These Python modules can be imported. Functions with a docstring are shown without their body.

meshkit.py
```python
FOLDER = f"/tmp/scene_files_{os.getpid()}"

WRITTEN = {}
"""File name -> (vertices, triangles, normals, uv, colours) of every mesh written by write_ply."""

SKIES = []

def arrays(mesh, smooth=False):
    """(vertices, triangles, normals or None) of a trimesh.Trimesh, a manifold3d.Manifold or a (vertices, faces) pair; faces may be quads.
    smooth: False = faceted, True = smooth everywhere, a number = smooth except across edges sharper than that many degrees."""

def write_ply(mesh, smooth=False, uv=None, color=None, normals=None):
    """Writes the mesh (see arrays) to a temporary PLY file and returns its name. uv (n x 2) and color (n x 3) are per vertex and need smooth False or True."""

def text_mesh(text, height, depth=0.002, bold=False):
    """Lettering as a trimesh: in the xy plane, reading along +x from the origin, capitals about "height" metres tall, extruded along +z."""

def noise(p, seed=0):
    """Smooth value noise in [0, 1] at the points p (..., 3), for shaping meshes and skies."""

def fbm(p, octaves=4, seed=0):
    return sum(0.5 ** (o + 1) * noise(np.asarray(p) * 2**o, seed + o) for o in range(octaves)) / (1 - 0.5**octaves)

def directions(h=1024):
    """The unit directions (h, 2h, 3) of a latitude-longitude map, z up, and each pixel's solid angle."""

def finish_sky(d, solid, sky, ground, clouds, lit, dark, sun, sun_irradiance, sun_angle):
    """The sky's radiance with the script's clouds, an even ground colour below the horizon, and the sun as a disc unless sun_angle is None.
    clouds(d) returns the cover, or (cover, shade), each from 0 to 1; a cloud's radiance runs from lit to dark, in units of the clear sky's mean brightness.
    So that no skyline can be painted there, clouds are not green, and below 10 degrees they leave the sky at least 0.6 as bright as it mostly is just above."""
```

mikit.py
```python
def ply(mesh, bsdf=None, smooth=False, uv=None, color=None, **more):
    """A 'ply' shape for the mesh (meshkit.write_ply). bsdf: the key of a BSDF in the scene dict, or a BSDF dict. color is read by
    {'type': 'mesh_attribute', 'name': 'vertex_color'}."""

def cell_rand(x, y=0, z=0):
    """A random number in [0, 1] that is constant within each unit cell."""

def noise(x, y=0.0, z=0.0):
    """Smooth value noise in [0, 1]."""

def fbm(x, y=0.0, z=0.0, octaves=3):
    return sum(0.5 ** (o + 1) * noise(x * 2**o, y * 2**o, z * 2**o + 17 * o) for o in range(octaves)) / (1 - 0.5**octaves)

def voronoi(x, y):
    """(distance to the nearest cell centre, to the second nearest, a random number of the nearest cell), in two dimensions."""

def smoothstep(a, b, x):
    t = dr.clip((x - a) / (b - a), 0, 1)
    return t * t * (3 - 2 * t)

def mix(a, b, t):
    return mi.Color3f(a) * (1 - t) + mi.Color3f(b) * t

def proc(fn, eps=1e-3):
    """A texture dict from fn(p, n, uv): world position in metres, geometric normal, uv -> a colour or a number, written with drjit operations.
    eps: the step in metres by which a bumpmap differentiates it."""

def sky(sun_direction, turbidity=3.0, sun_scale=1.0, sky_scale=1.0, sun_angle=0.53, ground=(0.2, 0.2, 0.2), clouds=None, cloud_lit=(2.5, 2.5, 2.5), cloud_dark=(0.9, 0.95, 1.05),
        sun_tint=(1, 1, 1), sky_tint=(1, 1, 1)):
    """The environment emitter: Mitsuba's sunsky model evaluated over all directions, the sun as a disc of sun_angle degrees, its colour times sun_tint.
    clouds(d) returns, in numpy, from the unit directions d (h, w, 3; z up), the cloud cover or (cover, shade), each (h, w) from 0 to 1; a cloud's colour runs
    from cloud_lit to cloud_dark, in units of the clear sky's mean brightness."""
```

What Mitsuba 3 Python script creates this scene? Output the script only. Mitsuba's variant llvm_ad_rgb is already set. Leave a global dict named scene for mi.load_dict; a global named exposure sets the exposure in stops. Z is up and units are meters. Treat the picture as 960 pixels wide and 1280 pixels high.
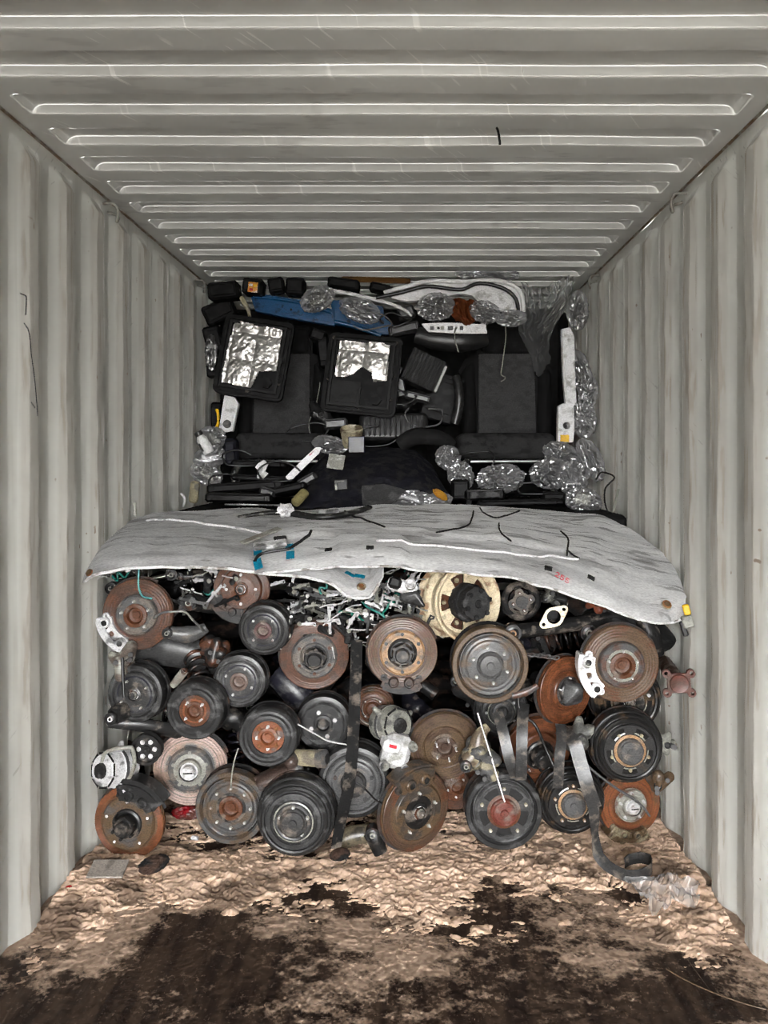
import math, random
import numpy as np, trimesh, manifold3d, drjit as dr, mitsuba as mi, mikit, meshkit
from mikit import noise, fbm, smoothstep, mix, proc
from scipy.interpolate import PchipInterpolator
from shapely.geometry import Polygon, Point, LineString, box as sbox
from shapely import affinity, union_all

T = mi.ScalarTransform4f
scene, labels = {}, {}
rng = np.random.default_rng(11)
PI = math.pi

# ------------------------------------------------------------------ camera, light, exposure
F, VX, VY, EYE = 961.0, 509.0, 571.0, 1.58          # focal length (px of 960x1280), principal point, eye height
XL, XR, ZC = -1.25, 1.10, 2.68                      # container walls and ceiling
Y0, Y1 = -2.6, 6.6                                  # door sill and far end
scene['camera'] = {'type': 'perspective', 'fov_axis': 'x', 'fov': math.degrees(2 * math.atan(480 / F)),
                   'principal_point_offset_x': (480 - VX) / 960, 'principal_point_offset_y': (640 - VY) / 1280,
                   'near_clip': 0.05, 'far_clip': 200.0,
                   'to_world': T().look_at(origin=[0, 0, EYE], target=[0, 1, EYE], up=[0, 0, 1])}
def overcast(d):
    return np.ones(d.shape[:2]), np.clip(0.25 * d[..., 2], 0, 1)
scene['sky'] = mikit.sky((0.25, -0.75, 1.1), turbidity=4, sun_scale=0.0, sky_scale=1.0, ground=(0.3, 0.29, 0.27),
                         clouds=overcast, cloud_lit=(3.0, 3.0, 3.0), cloud_dark=(2.0, 2.0, 2.0))
exposure = 6.75

# ------------------------------------------------------------------ materials
def srgb(c):
    return [x ** 2.2 for x in c]

def unpack(v):
    k = mi.UInt32(dr.maximum(dr.floor(v), 0))
    def ch(s):
        return dr.power(mi.Float((k >> s) & 31) / 31.0 + 1e-4, 2.2)
    return mi.Color3f(ch(0), ch(5), ch(10)), mi.Float((k >> 15) & 7) / 7.0

def grime(p, n, uv):
    a, _ = unpack(uv.x)
    b, amt = unpack(uv.y)
    m = fbm(p.x * 26, p.y * 26, p.z * 26, 4)
    m = (m - 0.25) * 2.0
    t = smoothstep(1 - amt - 0.22, 1 - amt + 0.22, m)
    fine = noise(p.x * 230, p.y * 230, p.z * 230)
    return mix(a, b, t * 0.8) * (0.54 + 0.42 * fine)

def pack(c, amt=0.0):
    r, g, b = (int(round(min(max(x, 0), 1) * 31)) for x in c)
    return r | g << 5 | b << 10 | int(round(amt * 7)) << 15

GR = proc(grime)
def principled(col, rough, **k):
    return {'type': 'twosided', 'b': {'type': 'principled', 'base_color': col, 'roughness': rough, **k}}
scene['matte'] = principled(GR, 0.8, specular=0.15)
scene['satin'] = principled(GR, 0.34, specular=0.42)
scene['dull'] = principled(GR, 0.5, specular=0.13)
scene['gloss'] = principled(GR, 0.18, specular=0.6)
scene['metal'] = principled(GR, 0.3, metallic=0.85)
scene['foil'] = principled({'type': 'rgb', 'value': [0.55, 0.535, 0.51]}, 0.42, metallic=1.0)
scene['film'] = {'type': 'blendbsdf', 'weight': 0.22, 'a': {'type': 'thindielectric', 'int_ior': 1.7},
                 'b': principled({'type': 'rgb', 'value': [0.50, 0.50, 0.51]}, 0.15, metallic=0.5, specular=0.9)}

scene['clear_film'] = {'type': 'blendbsdf', 'weight': 0.13, 'a': {'type': 'thindielectric', 'int_ior': 1.6},
                       'b': principled({'type': 'rgb', 'value': [0.6, 0.6, 0.6]}, 0.2, specular=0.9)}
def wall_fn(p, n, uv):
    b = fbm(p.y * 1.5, p.z * 1.2, p.x * 2 + 7, 3)
    c = mix((0.46, 0.46, 0.43), (0.38, 0.38, 0.355), smoothstep(0.35, 0.7, b))
    streak = fbm(p.y * 38, p.z * 1.6, p.x * 30, 3)
    c = mix(c, (0.30, 0.285, 0.25), 0.35 * smoothstep(0.56, 0.78, streak))
    inner = smoothstep(0.022, 0.012, dr.abs(p.x + 0.075) - 1.175)           # the ridges that cargo rubs against
    rub = fbm(p.y * 60, p.z * 7, p.x * 9, 4)
    c = mix(c, (0.25, 0.22, 0.185), inner * (0.36 + 0.4 * smoothstep(0.52, 0.72, rub)))
    blotch = fbm(p.y * 9 + 3, p.z * 4, p.x * 9, 4)
    c = mix(c, (0.30, 0.29, 0.27), 0.35 * smoothstep(0.62, 0.76, blotch))
    chip = noise(p.y * 55, p.z * 40, p.x * 55)
    c = mix(c, (0.17, 0.12, 0.085), 0.8 * smoothstep(0.90, 0.96, chip) * smoothstep(0.48, 0.58, blotch))
    scr = noise(p.y * 14 + p.z * 9, (p.z - p.y) * 140, 3)
    c = mix(c, (0.20, 0.195, 0.18), 0.5 * smoothstep(0.90, 0.96, scr) * smoothstep(0.5, 0.62, fbm(p.y * 3, p.z * 3, 9, 2)))
    return c

def ceil_fn(p, n, uv):
    b = fbm(p.x * 1.4, p.y * 2.2, 3, 3)
    c = mix((0.45, 0.45, 0.425), (0.38, 0.38, 0.36), smoothstep(0.3, 0.7, b))
    blot = fbm(p.x * 7 + 5, p.y * 22, 1, 4)
    c = mix(c, (0.27, 0.265, 0.25), 0.45 * smoothstep(0.58, 0.74, blot) * smoothstep(0.45, 0.6, fbm(p.x * 2, p.y * 2, 12, 2)))
    scr = noise((p.x + p.y) * 5, (p.x - p.y * 0.6) * 90, 2)
    c = mix(c, (0.68, 0.67, 0.64), 0.4 * smoothstep(0.86, 0.95, scr) * smoothstep(0.5, 0.6, fbm(p.x * 2, p.y * 2, 6, 2)))
    return c

def floor_fn(p, n, uv):
    g = fbm(p.x * 30, p.y * 5, 1, 4)
    c = mix((0.014, 0.008, 0.006), (0.040, 0.025, 0.017), smoothstep(0.3, 0.75, g))
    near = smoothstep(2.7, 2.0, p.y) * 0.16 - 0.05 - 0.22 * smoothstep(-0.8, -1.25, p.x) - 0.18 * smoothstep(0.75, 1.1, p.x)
    cov = fbm(p.x * 3.1 + 2, p.y * 5.0, 4, 5)
    lump = fbm(p.x * 26, p.y * 34, 2, 4)
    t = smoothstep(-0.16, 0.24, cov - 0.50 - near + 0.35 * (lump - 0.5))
    grain = fbm(p.x * 120, p.y * 120, 5, 3)
    t = smoothstep(-0.12, 0.75, t - 0.75 * grain + 0.18)
    speck = noise(p.x * 190, p.y * 150, 3)
    t = dr.maximum(t, 0.7 * smoothstep(0.88, 0.95, speck) * smoothstep(0.35, 0.6, cov + 0.3 * (lump - 0.5)))
    scratch = noise(p.x * 70 + p.y * 8, p.y * 1.5, 9)
    t = dr.maximum(t, 0.30 * smoothstep(0.90, 0.96, scratch) * smoothstep(0.4, 0.6, fbm(p.x * 2, p.y * 2, 15, 2)))
    dust = mix((0.24, 0.165, 0.115), (0.43, 0.315, 0.24), noise(p.x * 90, p.y * 90, 8))
    return mix(c, dust, t)

def floor_bump(p, n, uv):
    return fbm(p.x * 70, p.y * 50, 2, 4)

def saw_fn(p, n, uv):
    f = fbm(p.x * 60, p.y * 60, p.z * 60, 3)
    c = mix((0.42, 0.29, 0.205), (0.61, 0.45, 0.34), smoothstep(0.3, 0.7, f))
    d = fbm(p.x * 6 + 1, p.y * 9, 3, 4)
    c = mix(c, (0.09, 0.06, 0.042), 0.85 * smoothstep(0.61, 0.76, d + 0.10 * smoothstep(2.85, 2.5, p.y)))
    return c

def panel_fn(p, n, uv):
    a = fbm(p.x * 5, p.y * 40, p.z * 6, 4)
    c = mix((0.36, 0.36, 0.36), (0.45, 0.45, 0.445), smoothstep(0.3, 0.62, a))
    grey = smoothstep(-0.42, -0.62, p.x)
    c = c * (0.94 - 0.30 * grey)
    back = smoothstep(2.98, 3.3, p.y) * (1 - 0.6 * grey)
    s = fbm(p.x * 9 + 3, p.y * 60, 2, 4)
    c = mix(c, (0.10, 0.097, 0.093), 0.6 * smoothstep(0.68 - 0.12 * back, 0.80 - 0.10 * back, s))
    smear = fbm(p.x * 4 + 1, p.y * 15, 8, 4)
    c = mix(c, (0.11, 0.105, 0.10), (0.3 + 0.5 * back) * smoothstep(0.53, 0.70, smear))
    hair = noise(p.x * 10, p.y * 160, 5)
    c = mix(c, (0.1, 0.097, 0.095), 0.4 * back * smoothstep(0.78, 0.9, hair) * smoothstep(0.4, 0.6, fbm(p.x * 4, p.y * 9, 1, 2)))
    fine = noise(p.x * 120, p.y * 420, p.z * 200)
    return c * (0.80 + 0.36 * fine)

scene['wall_paint'] = principled(proc(wall_fn), 0.6, specular=0.2)
scene['ceiling_paint'] = principled(proc(ceil_fn), 0.6, specular=0.2)
scene['floor_wood'] = {'type': 'twosided', 'b': {'type': 'bumpmap', 'tex': proc(floor_bump, 2e-3), 'scale': 0.012,
                       'b': {'type': 'principled', 'base_color': proc(floor_fn), 'roughness': 0.5, 'specular': 0.22}}}
scene['sawdust_mat'] = principled(proc(saw_fn), 0.95, specular=0.1)
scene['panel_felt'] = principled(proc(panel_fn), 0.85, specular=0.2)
scene['concrete'] = principled({'type': 'rgb', 'value': [0.22, 0.215, 0.205]}, 0.9)

# ------------------------------------------------------------------ colours (sRGB)
K = dict(blk=(.115, .115, .12), dk=(.165, .165, .165), chr=(.235, .235, .235), gry=(.33, .33, .33), lgr=(.55, .55, .53), slv=(.78, .78, .76),
         wht=(.88, .88, .86), dust=(.46, .43, .39), rust=(.36, .23, .165), org=(.49, .30, .20), drk=(.30, .23, .19), brn=(.36, .29, .235),
         brz=(.62, .47, .37), cream=(.90, .83, .72), pink=(.70, .61, .57), blue=(.11, .29, .45), red=(.65, .12, .12), green=(.05, .42, .36),
         navy=(.13, .13, .165), cloth=(.10, .10, .10), jet=(.065, .065, .065), yel=(.90, .72, .12), teal=(.05, .42, .52), tan=(.55, .38, .26), beige=(.62, .58, .48))

# ------------------------------------------------------------------ mesh kit
def W(px, py, Y):
    """The world point that lies at distance Y into the container under this pixel of the survey."""
    return np.array([(px - VX) * Y / F, Y, EYE + (VY - py) * Y / F])

def unit(v):
    v = np.asarray(v, float)
    return v / (np.linalg.norm(v) + 1e-12)

def frame(pos, a=(0, -1, 0), roll=0.0, up=(0, 0, 1)):
    z = unit(a)
    u = np.asarray(up, float)
    if abs(z @ u) > 0.98: u = np.array([0, 1.0, 0])
    x = unit(np.cross(u, z)); y = np.cross(z, x)
    c, s = math.cos(roll), math.sin(roll)
    M = np.eye(4)
    M[:3, 0], M[:3, 1], M[:3, 2], M[:3, 3] = c * x + s * y, -s * x + c * y, z, pos
    return M

def facing(yaw=0, pitch=0):
    y, p = math.radians(yaw), math.radians(pitch)
    return np.array([math.sin(y) * math.cos(p), -math.cos(y) * math.cos(p), math.sin(p)])

class MB:
    """Collects pieces with their colours into ONE mesh (one entry of the scene)."""
    def __init__(s): s.V, s.N, s.U, s.n = [], [], [], 0
    def raw(s, v, f, c, d=None, amt=0.0, M=None):
        v = np.asarray(v, float); f = np.asarray(f, int)
        if M is not None: v = v @ M[:3, :3].T + M[:3, 3]
        c = K[c] if isinstance(c, str) else c
        d = c if d is None else (K[d] if isinstance(d, str) else d)
        s.V.append(v); s.N.append(f + s.n); s.n += len(v)
        s.U.append(np.tile([pack(c) + 0.5, pack(d, amt) + 0.5], (len(v), 1)))
        return s
    def add(s, mesh, c, d=None, amt=0.0, M=None, smooth=38):
        if hasattr(mesh, 'to_mesh'):
            m = mesh.to_mesh(); mesh = trimesh.Trimesh(m.vert_properties[:, :3], m.tri_verts, process=False)
        if isinstance(mesh, tuple): mesh = trimesh.Trimesh(mesh[0], mesh[1], process=False)
        if smooth: mesh = trimesh.graph.smooth_shade(mesh, angle=math.radians(smooth), facet_minarea=None)
        else:
            v = mesh.triangles.reshape(-1, 3); mesh = trimesh.Trimesh(v, np.arange(len(v)).reshape(-1, 3), process=False)
        return s.raw(mesh.vertices, mesh.faces, c, d, amt, M)
    def lathe(s, prof, n=40, M=None, d='dust', amt=0.25, close=False):
        """prof: (r, height, colour of the segment that ends here)."""
        runs, prev = [], None
        for i in range(1, len(prof)):
            (r0, h0), (r1, h1), col = prof[i - 1][:2], prof[i][:2], prof[i][2]
            ang = math.atan2(h1 - h0, r1 - r0)
            if runs and runs[-1][1] == col and abs((ang - prev + PI) % (2 * PI) - PI) < 0.6: runs[-1][0].append((r1, h1))
            else: runs.append(([(r0, h0), (r1, h1)], col))
            prev = ang
        th = np.arange(n) * 2 * PI / n
        for pts, col in runs:
            p = np.array(pts)
            v = np.stack([p[:, :1] * np.cos(th), p[:, :1] * np.sin(th), np.repeat(p[:, 1:], n, 1)], -1).reshape(-1, 3)
            i, j = np.meshgrid(np.arange(len(p) - 1), np.arange(n), indexing='ij')
            q = np.stack([i * n + j, i * n + (j + 1) % n, (i + 1) * n + (j + 1) % n, (i + 1) * n + j], -1).reshape(-1, 4)
            dd, aa = d, amt
            if isinstance(col, tuple) and isinstance(col[0], str): col, dd, aa = col
            s.raw(v, np.vstack([q[:, [0, 1, 2]], q[:, [0, 2, 3]]]), col, dd, aa, M)
        return s
    def tube(s, pts, r, c, d=None, amt=0.0, n=8, sub=6, flat=1.0, up=(0, 0, 1), M=None):
        P = smooth_path(pts, sub) if sub > 1 else np.asarray(pts, float)
        if M is not None: P = P @ M[:3, :3].T + M[:3, 3]
        R = np.interp(np.linspace(0, 1, len(P)), np.linspace(0, 1, len(np.atleast_1d(r))), np.atleast_1d(r))
        t = np.gradient(P, axis=0); t /= np.linalg.norm(t, axis=1, keepdims=True) + 1e-12
        u = np.array(up, float)
        a = np.cross(t, u); bad = np.linalg.norm(a, axis=1) < 0.1
        a[bad] = np.cross(t[bad], [1.0, 0.2, 0]); a /= np.linalg.norm(a, axis=1, keepdims=True)
        b = np.cross(a, t)
        th = np.arange(n) * 2 * PI / n
        v = P[:, None] + R[:, None, None] * (np.cos(th)[None, :, None] * a[:, None] * flat + np.sin(th)[None, :, None] * b[:, None])
        k = len(P)
        i, j = np.meshgrid(np.arange(k - 1), np.arange(n), indexing='ij')
        q = np.stack([i * n + j, i * n + (j + 1) % n, (i + 1) * n + (j + 1) % n, (i + 1) * n + j], -1).reshape(-1, 4)
        s.raw(v.reshape(-1, 3), np.vstack([q[:, [0, 1, 2]], q[:, [0, 2, 3]]]), c, d, amt)
        for e in (0, k - 1):
            s.raw(np.vstack([v[e], P[e]]), np.stack([np.arange(n), (np.arange(n) + 1) % n, np.full(n, n)], 1), c, d, amt)
        return s
    def cyl(s, p0, p1, r, c, d=None, amt=0.0, n=16, M=None):
        return s.tube([p0, p1], [r, r], c, d, amt, n=n, sub=1, M=M)
    def box(s, size, c, d=None, amt=0.0, M=None, bev=0.004):
        return s.add(rbox(*size, bev), c, d, amt, M, smooth=0)
    def poly(s, P, h, c, d=None, amt=0.0, M=None, z=0.0, smooth=30):
        for g in getattr(P, 'geoms', [P]):
            if g.is_empty or g.area < 1e-9: continue
            m = trimesh.creation.extrude_polygon(g, h, engine='earcut'); m.apply_translation([0, 0, z])
            s.add(m, c, d, amt, M, smooth)
        return s
    def build(s, bsdf, **k):
        return mikit.ply((np.vstack(s.V), np.vstack(s.N)), bsdf, smooth=True, uv=np.vstack(s.U), **k)

def smooth_path(pts, sub=6):
    p = np.asarray(pts, float)
    if len(p) < 3: return np.linspace(p[0], p[-1], sub + 1)
    L = np.r_[0, np.cumsum(np.linalg.norm(np.diff(p, axis=0), axis=1) + 1e-6)]
    q = np.linspace(0, L[-1], sub * (len(p) - 1) + 1)
    return np.stack([PchipInterpolator(L, p[:, k])(q) for k in range(p.shape[1])], 1)

def rbox(w, d, h, r=0.004):
    """A box with chamfered edges, centred."""
    r = min(r, w * .45, d * .45, h * .45)
    a, b, c = w / 2, d / 2, h / 2
    pts = []
    for x in (-1, 1):
        for y in (-1, 1):
            for z in (-1, 1):
                pts += [(x * a, y * (b - r), z * (c - r)), (x * (a - r), y * b, z * (c - r)), (x * (a - r), y * (b - r), z * c)]
    return trimesh.convex.convex_hull(np.array(pts))

def soft(w, d, h, r, seg=12, refine=0):
    """A pillow-like rounded box: hull of eight spheres."""
    sp = [manifold3d.Manifold.sphere(r, seg).translate([x * (w / 2 - r), y * (d / 2 - r), z * (h / 2 - r)]) for x in (-1, 1) for y in (-1, 1) for z in (-1, 1)]
    m = manifold3d.Manifold.batch_hull(sp)
    return m.refine_to_length(refine) if refine else m

def hull(points_radii, seg=10):
    return manifold3d.Manifold.batch_hull([manifold3d.Manifold.sphere(r, seg).translate(list(map(float, p))) for p, r in points_radii])

def tm(m):
    k = m.to_mesh(); return trimesh.Trimesh(k.vert_properties[:, :3], k.tri_verts, process=False)

used = {}
def numbered(name):
    n = used.get(name, -1) + 1; used[name] = n
    return name if n == 0 else f'{name}_{n:03d}'
def thing(name, label, cat, group=None):
    key = numbered(name); labels[key] = {'label': label, 'category': cat}
    if group: labels[key]['group'] = group
    return key
def part(t, name, mb, bsdf, label=None):
    key = numbered(t + '__' + name)
    scene[key] = mb.build(bsdf) if isinstance(mb, MB) else mb
    if label: labels[key] = {'label': label}
    return key
def single(name, label, cat, mb, bsdf, group=None):
    t = thing(name, label, cat, group); scene[t] = mb.build(bsdf) if isinstance(mb, MB) else mb
    return t
def struct(name, shape):
    scene[name] = shape; labels[name] = {'kind': 'structure'}

# ------------------------------------------------------------------ the container (setting)
def grid_faces(nu, nv):
    i, j = np.meshgrid(np.arange(nu - 1), np.arange(nv - 1), indexing='ij')
    a = i * nv + j
    return np.stack([a, a + nv, a + nv + 1, a + 1], -1).reshape(-1, 4)

def corrugation(phase, pitch, flat, slope, outer, lo, hi, r=0.006):
    """(positions, depth 0..1): flats at 0 that END at phase + k*pitch, rounded bends."""
    ys, ds = [], []
    k0 = int((lo - phase) / pitch) - 2
    k1 = int((hi - phase) / pitch) + 2
    for k in range(k0, k1):
        e = phase + k * pitch
        for y, d in ((e - flat + r, 0), (e - r, 0), (e, .04), (e + r, .13), (e + slope - r, .87), (e + slope, .96), (e + slope + r, 1), (e + slope + outer - r, 1),
                     (e + slope + outer, .96), (e + slope + outer + r, .87), (e + 2 * slope + outer - r, .13), (e + 2 * slope + outer, .04)):
            ys.append(y); ds.append(d)
    ys, ds = np.array(ys), np.array(ds)
    o = np.argsort(ys); ys, ds = ys[o], ds[o]
    m = (ys > lo) & (ys < hi)
    return np.r_[lo, ys[m], hi], np.r_[np.interp(lo, ys, ds), ds[m], np.interp(hi, ys, ds)]

def side_wall(name, x0, sgn, phase):
    y, d = corrugation(phase, 0.278, 0.070, 0.066, 0.076, Y0, Y1)
    z = np.r_[-0.02, np.linspace(0.05, 2.54, 90), 2.57, 2.585, 2.60, 2.615, 2.63, 2.64, ZC]
    fade = 1 - np.clip((z - 2.575) / 0.06, 0, 1)
    Yg, Zg = np.meshgrid(y, z, indexing='ij')
    D = 1 - (1 - d[:, None]) * fade[None]
    dent = np.array([meshkit.noise(np.stack([Yg.ravel() * 3, Zg.ravel() * 2.2, Yg.ravel() * 0 + 3 * sgn], 1))]).reshape(Yg.shape)
    d2 = np.array(meshkit.fbm(np.stack([Yg.ravel() * 9, Zg.ravel() * 7, Yg.ravel() * 0 + 5 * sgn], 1))).reshape(Yg.shape)
    X = x0 + sgn * (0.038 * D + 0.006 * (dent - 0.5) + 0.010 * (d2 - .5) * (1 - .6 * D))
    struct(name, mikit.ply((np.stack([X, Yg, Zg], -1).reshape(-1, 3), grid_faces(len(y), len(z))), 'wall_paint', smooth=50))
side_wall('wall_left', XL, -1, 2.617)
side_wall('wall_right', XR, 1, 2.51)
y, d = corrugation(2.085, 0.2475, 0.105, 0.017, 0.1085, Y0, Y1, 0.005)
x = np.r_[XL - .04, np.linspace(XL + 0.03, XL + 0.12, 14), np.linspace(XL + 0.3, XR - 0.3, 12), np.linspace(XR - 0.12, XR - 0.03, 14), XR + .04]
e = np.minimum(x - XL, XR - x)
fx = np.clip((e - 0.05) / 0.045, 0, 1); fx = np.sqrt(np.clip(1 - (1 - fx) ** 2, 0, 1))
Xg, Yg = np.meshgrid(x, y, indexing='ij')
dn = np.array(meshkit.noise(np.stack([Xg.ravel() * 2, Yg.ravel() * 3, Xg.ravel() * 0], 1))).reshape(Xg.shape)
Zg = ZC + 0.032 * d[None] * fx[:, None] + 0.006 * (dn - .5)
struct('ceiling', mikit.ply((np.stack([Xg, Yg, Zg], -1).reshape(-1, 3), grid_faces(len(x), len(y))), 'ceiling_paint', smooth=50))
for i, (xx, sg) in enumerate(((XL, 1), (XR, -1))):
    struct(f'trim_{i+1}', MB().box((0.012, Y1 - Y0, 0.010), (.40, .33, .25), 'lgr', .45, frame((xx - sg * 0.026, (Y0 + Y1) / 2, ZC - .005), (0, 0, 1), 0, (0, 1, 0))).build('matte'))
struct('floor', mikit.ply((np.array([[XL - .05, Y0, 0], [XR + .05, Y0, 0], [XR + .05, Y1, 0], [XL - .05, Y1, 0.0]]), np.array([[0, 1, 2, 3]])), 'floor_wood'))
struct('wall_back', mikit.ply((np.array([[XL - .05, Y1, 0], [XR + .05, Y1, 0], [XR + .05, Y1, ZC + .03], [XL - .05, Y1, ZC + .03]]), np.array([[0, 1, 2, 3]])), 'wall_paint'))
struct('ground', mikit.ply((np.array([[-30, -40, -.16], [30, -40, -.16], [30, Y0, -.16], [-30, Y0, -.16]]), np.array([[0, 1, 2, 3]])), 'concrete'))
struct('door_1', MB().box((XR - XL + .1, .05, .16), 'gry', 'rust', .4, frame(((XL + XR) / 2, Y0, -.082), (0, 0, 1), 0, (0, 1, 0))).build('matte'))

# lashing rings welded under the top rails
for px, py, sg, lab in ((140, 252, 1, 'grey lashing hook on the left wall nearest the door, under the ceiling'), (251, 345, 1, 'small grey lashing hook on the left wall above the black box'),
                        (847, 247, -1, 'grey lashing hook on the right wall nearest the door, under the ceiling'), (742, 345, -1, 'small grey lashing hook on the right wall beside the hanging plastic film')):
    Yd = (1201 if sg > 0 else 1057) / abs(VX - px)
    o = np.array([XL if sg > 0 else XR, Yd, 2.645])
    pts = [o + (-.03 * sg, -.02, .0), o + (.012 * sg, -.022, .0), o + (.03 * sg, -.01, -.03), o + (.02 * sg, 0, -.07), o + (.02 * sg, .02, -.05), o + (-.03 * sg, .03, -.02)]
    single('lashing_hook', lab, 'hook', MB().tube(pts, .006, 'lgr', 'dust', .4), 'satin')

# ------------------------------------------------------------------ sawdust heap on the floor
gx, gy = np.meshgrid(np.linspace(XL + .002, XR - .002, 520), np.linspace(1.9, 3.75, 420), indexing='ij')
P3 = np.stack([gx.ravel(), gy.ravel(), gx.ravel() * 0], 1)
def nz(s, seed=0, ax=1.0): return np.array(meshkit.fbm(P3 * [s, s * ax, 1] + seed)).reshape(gx.shape)
def n01(a): return (a - a.min()) / (a.max() - a.min())
big, mid, sml, tiny = n01(nz(3.2, 3)), n01(nz(13, 9, 1.5)), n01(nz(38, 21, 1.7)), n01(nz(100, 4))
edge = 2.62 + .44 * (big - .5) - .34 * np.exp(-((gx + 1.2) / .25) ** 2) - .16 * np.exp(-((gx - 1.0) / .2) ** 2) + .10 * np.exp(-((gx + .85) / .18) ** 2)
lvl = np.clip((gy - edge) / .55, -1, 1)
crack = np.abs(n01(nz(9, 31, 2.6)) - .5) * 2
crack2 = np.abs(n01(nz(30, 51, 2.2)) - .5) * 2
h = .040 * np.clip(lvl, -.35, 1) + .026 * (mid - .5) + .010 * (sml - .5) + .007 * (tiny - .5) - (.016 * np.exp(-(crack / .06) ** 2) + .008 * np.exp(-(crack2 / .10) ** 2)) * np.clip(lvl * 2 + .5, 0, 1) - .004
h = np.where(gy > 2.9, h - .03 * np.clip((gy - 2.9) / .25, 0, 1), h); h = np.where(gy > 3.4, -.02, h); SAW = h
t = thing('sawdust', 'pinkish tan sawdust spread on the floor in front of the brake drums', 'sawdust')
labels[t]['kind'] = 'stuff'
scene[t] = mikit.ply((np.stack([gx, gy, h], -1).reshape(-1, 3), grid_faces(*gx.shape)), 'sawdust_mat', smooth=True)

# ------------------------------------------------------------------ brake drums, discs and hubs
def hexnut(mb, M, x, y, z0, r, L, c, d='rust', amt=.2, stud=None, sc='slv'):
    a = np.arange(6) * PI / 3
    mb.poly(Polygon(np.stack([x + r * np.cos(a), y + r * np.sin(a)], 1)), L, c, d, amt, M, z0, smooth=0)
    if stud: mb.add(trimesh.creation.cylinder(r * .55, stud, sections=8, transform=trimesh.transformations.translation_matrix([x, y, z0 + L + stud / 2])), sc, d, amt, M)

def arc_poly(a0, a1, r0, r1, n=14):
    t = np.radians(np.linspace(a0, a1, n))
    return Polygon(np.vstack([np.stack([r1 * np.cos(t), r1 * np.sin(t)], 1), np.stack([r0 * np.cos(t[::-1]), r0 * np.sin(t[::-1])], 1)]))

def ring_poly(r0, r1, holes=(), n=48):
    p = Point(0, 0).buffer(r1, n // 4)
    if r0 > 0: p = p.difference(Point(0, 0).buffer(r0, n // 4))
    for h in holes: p = p.difference(h)
    return p

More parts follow.
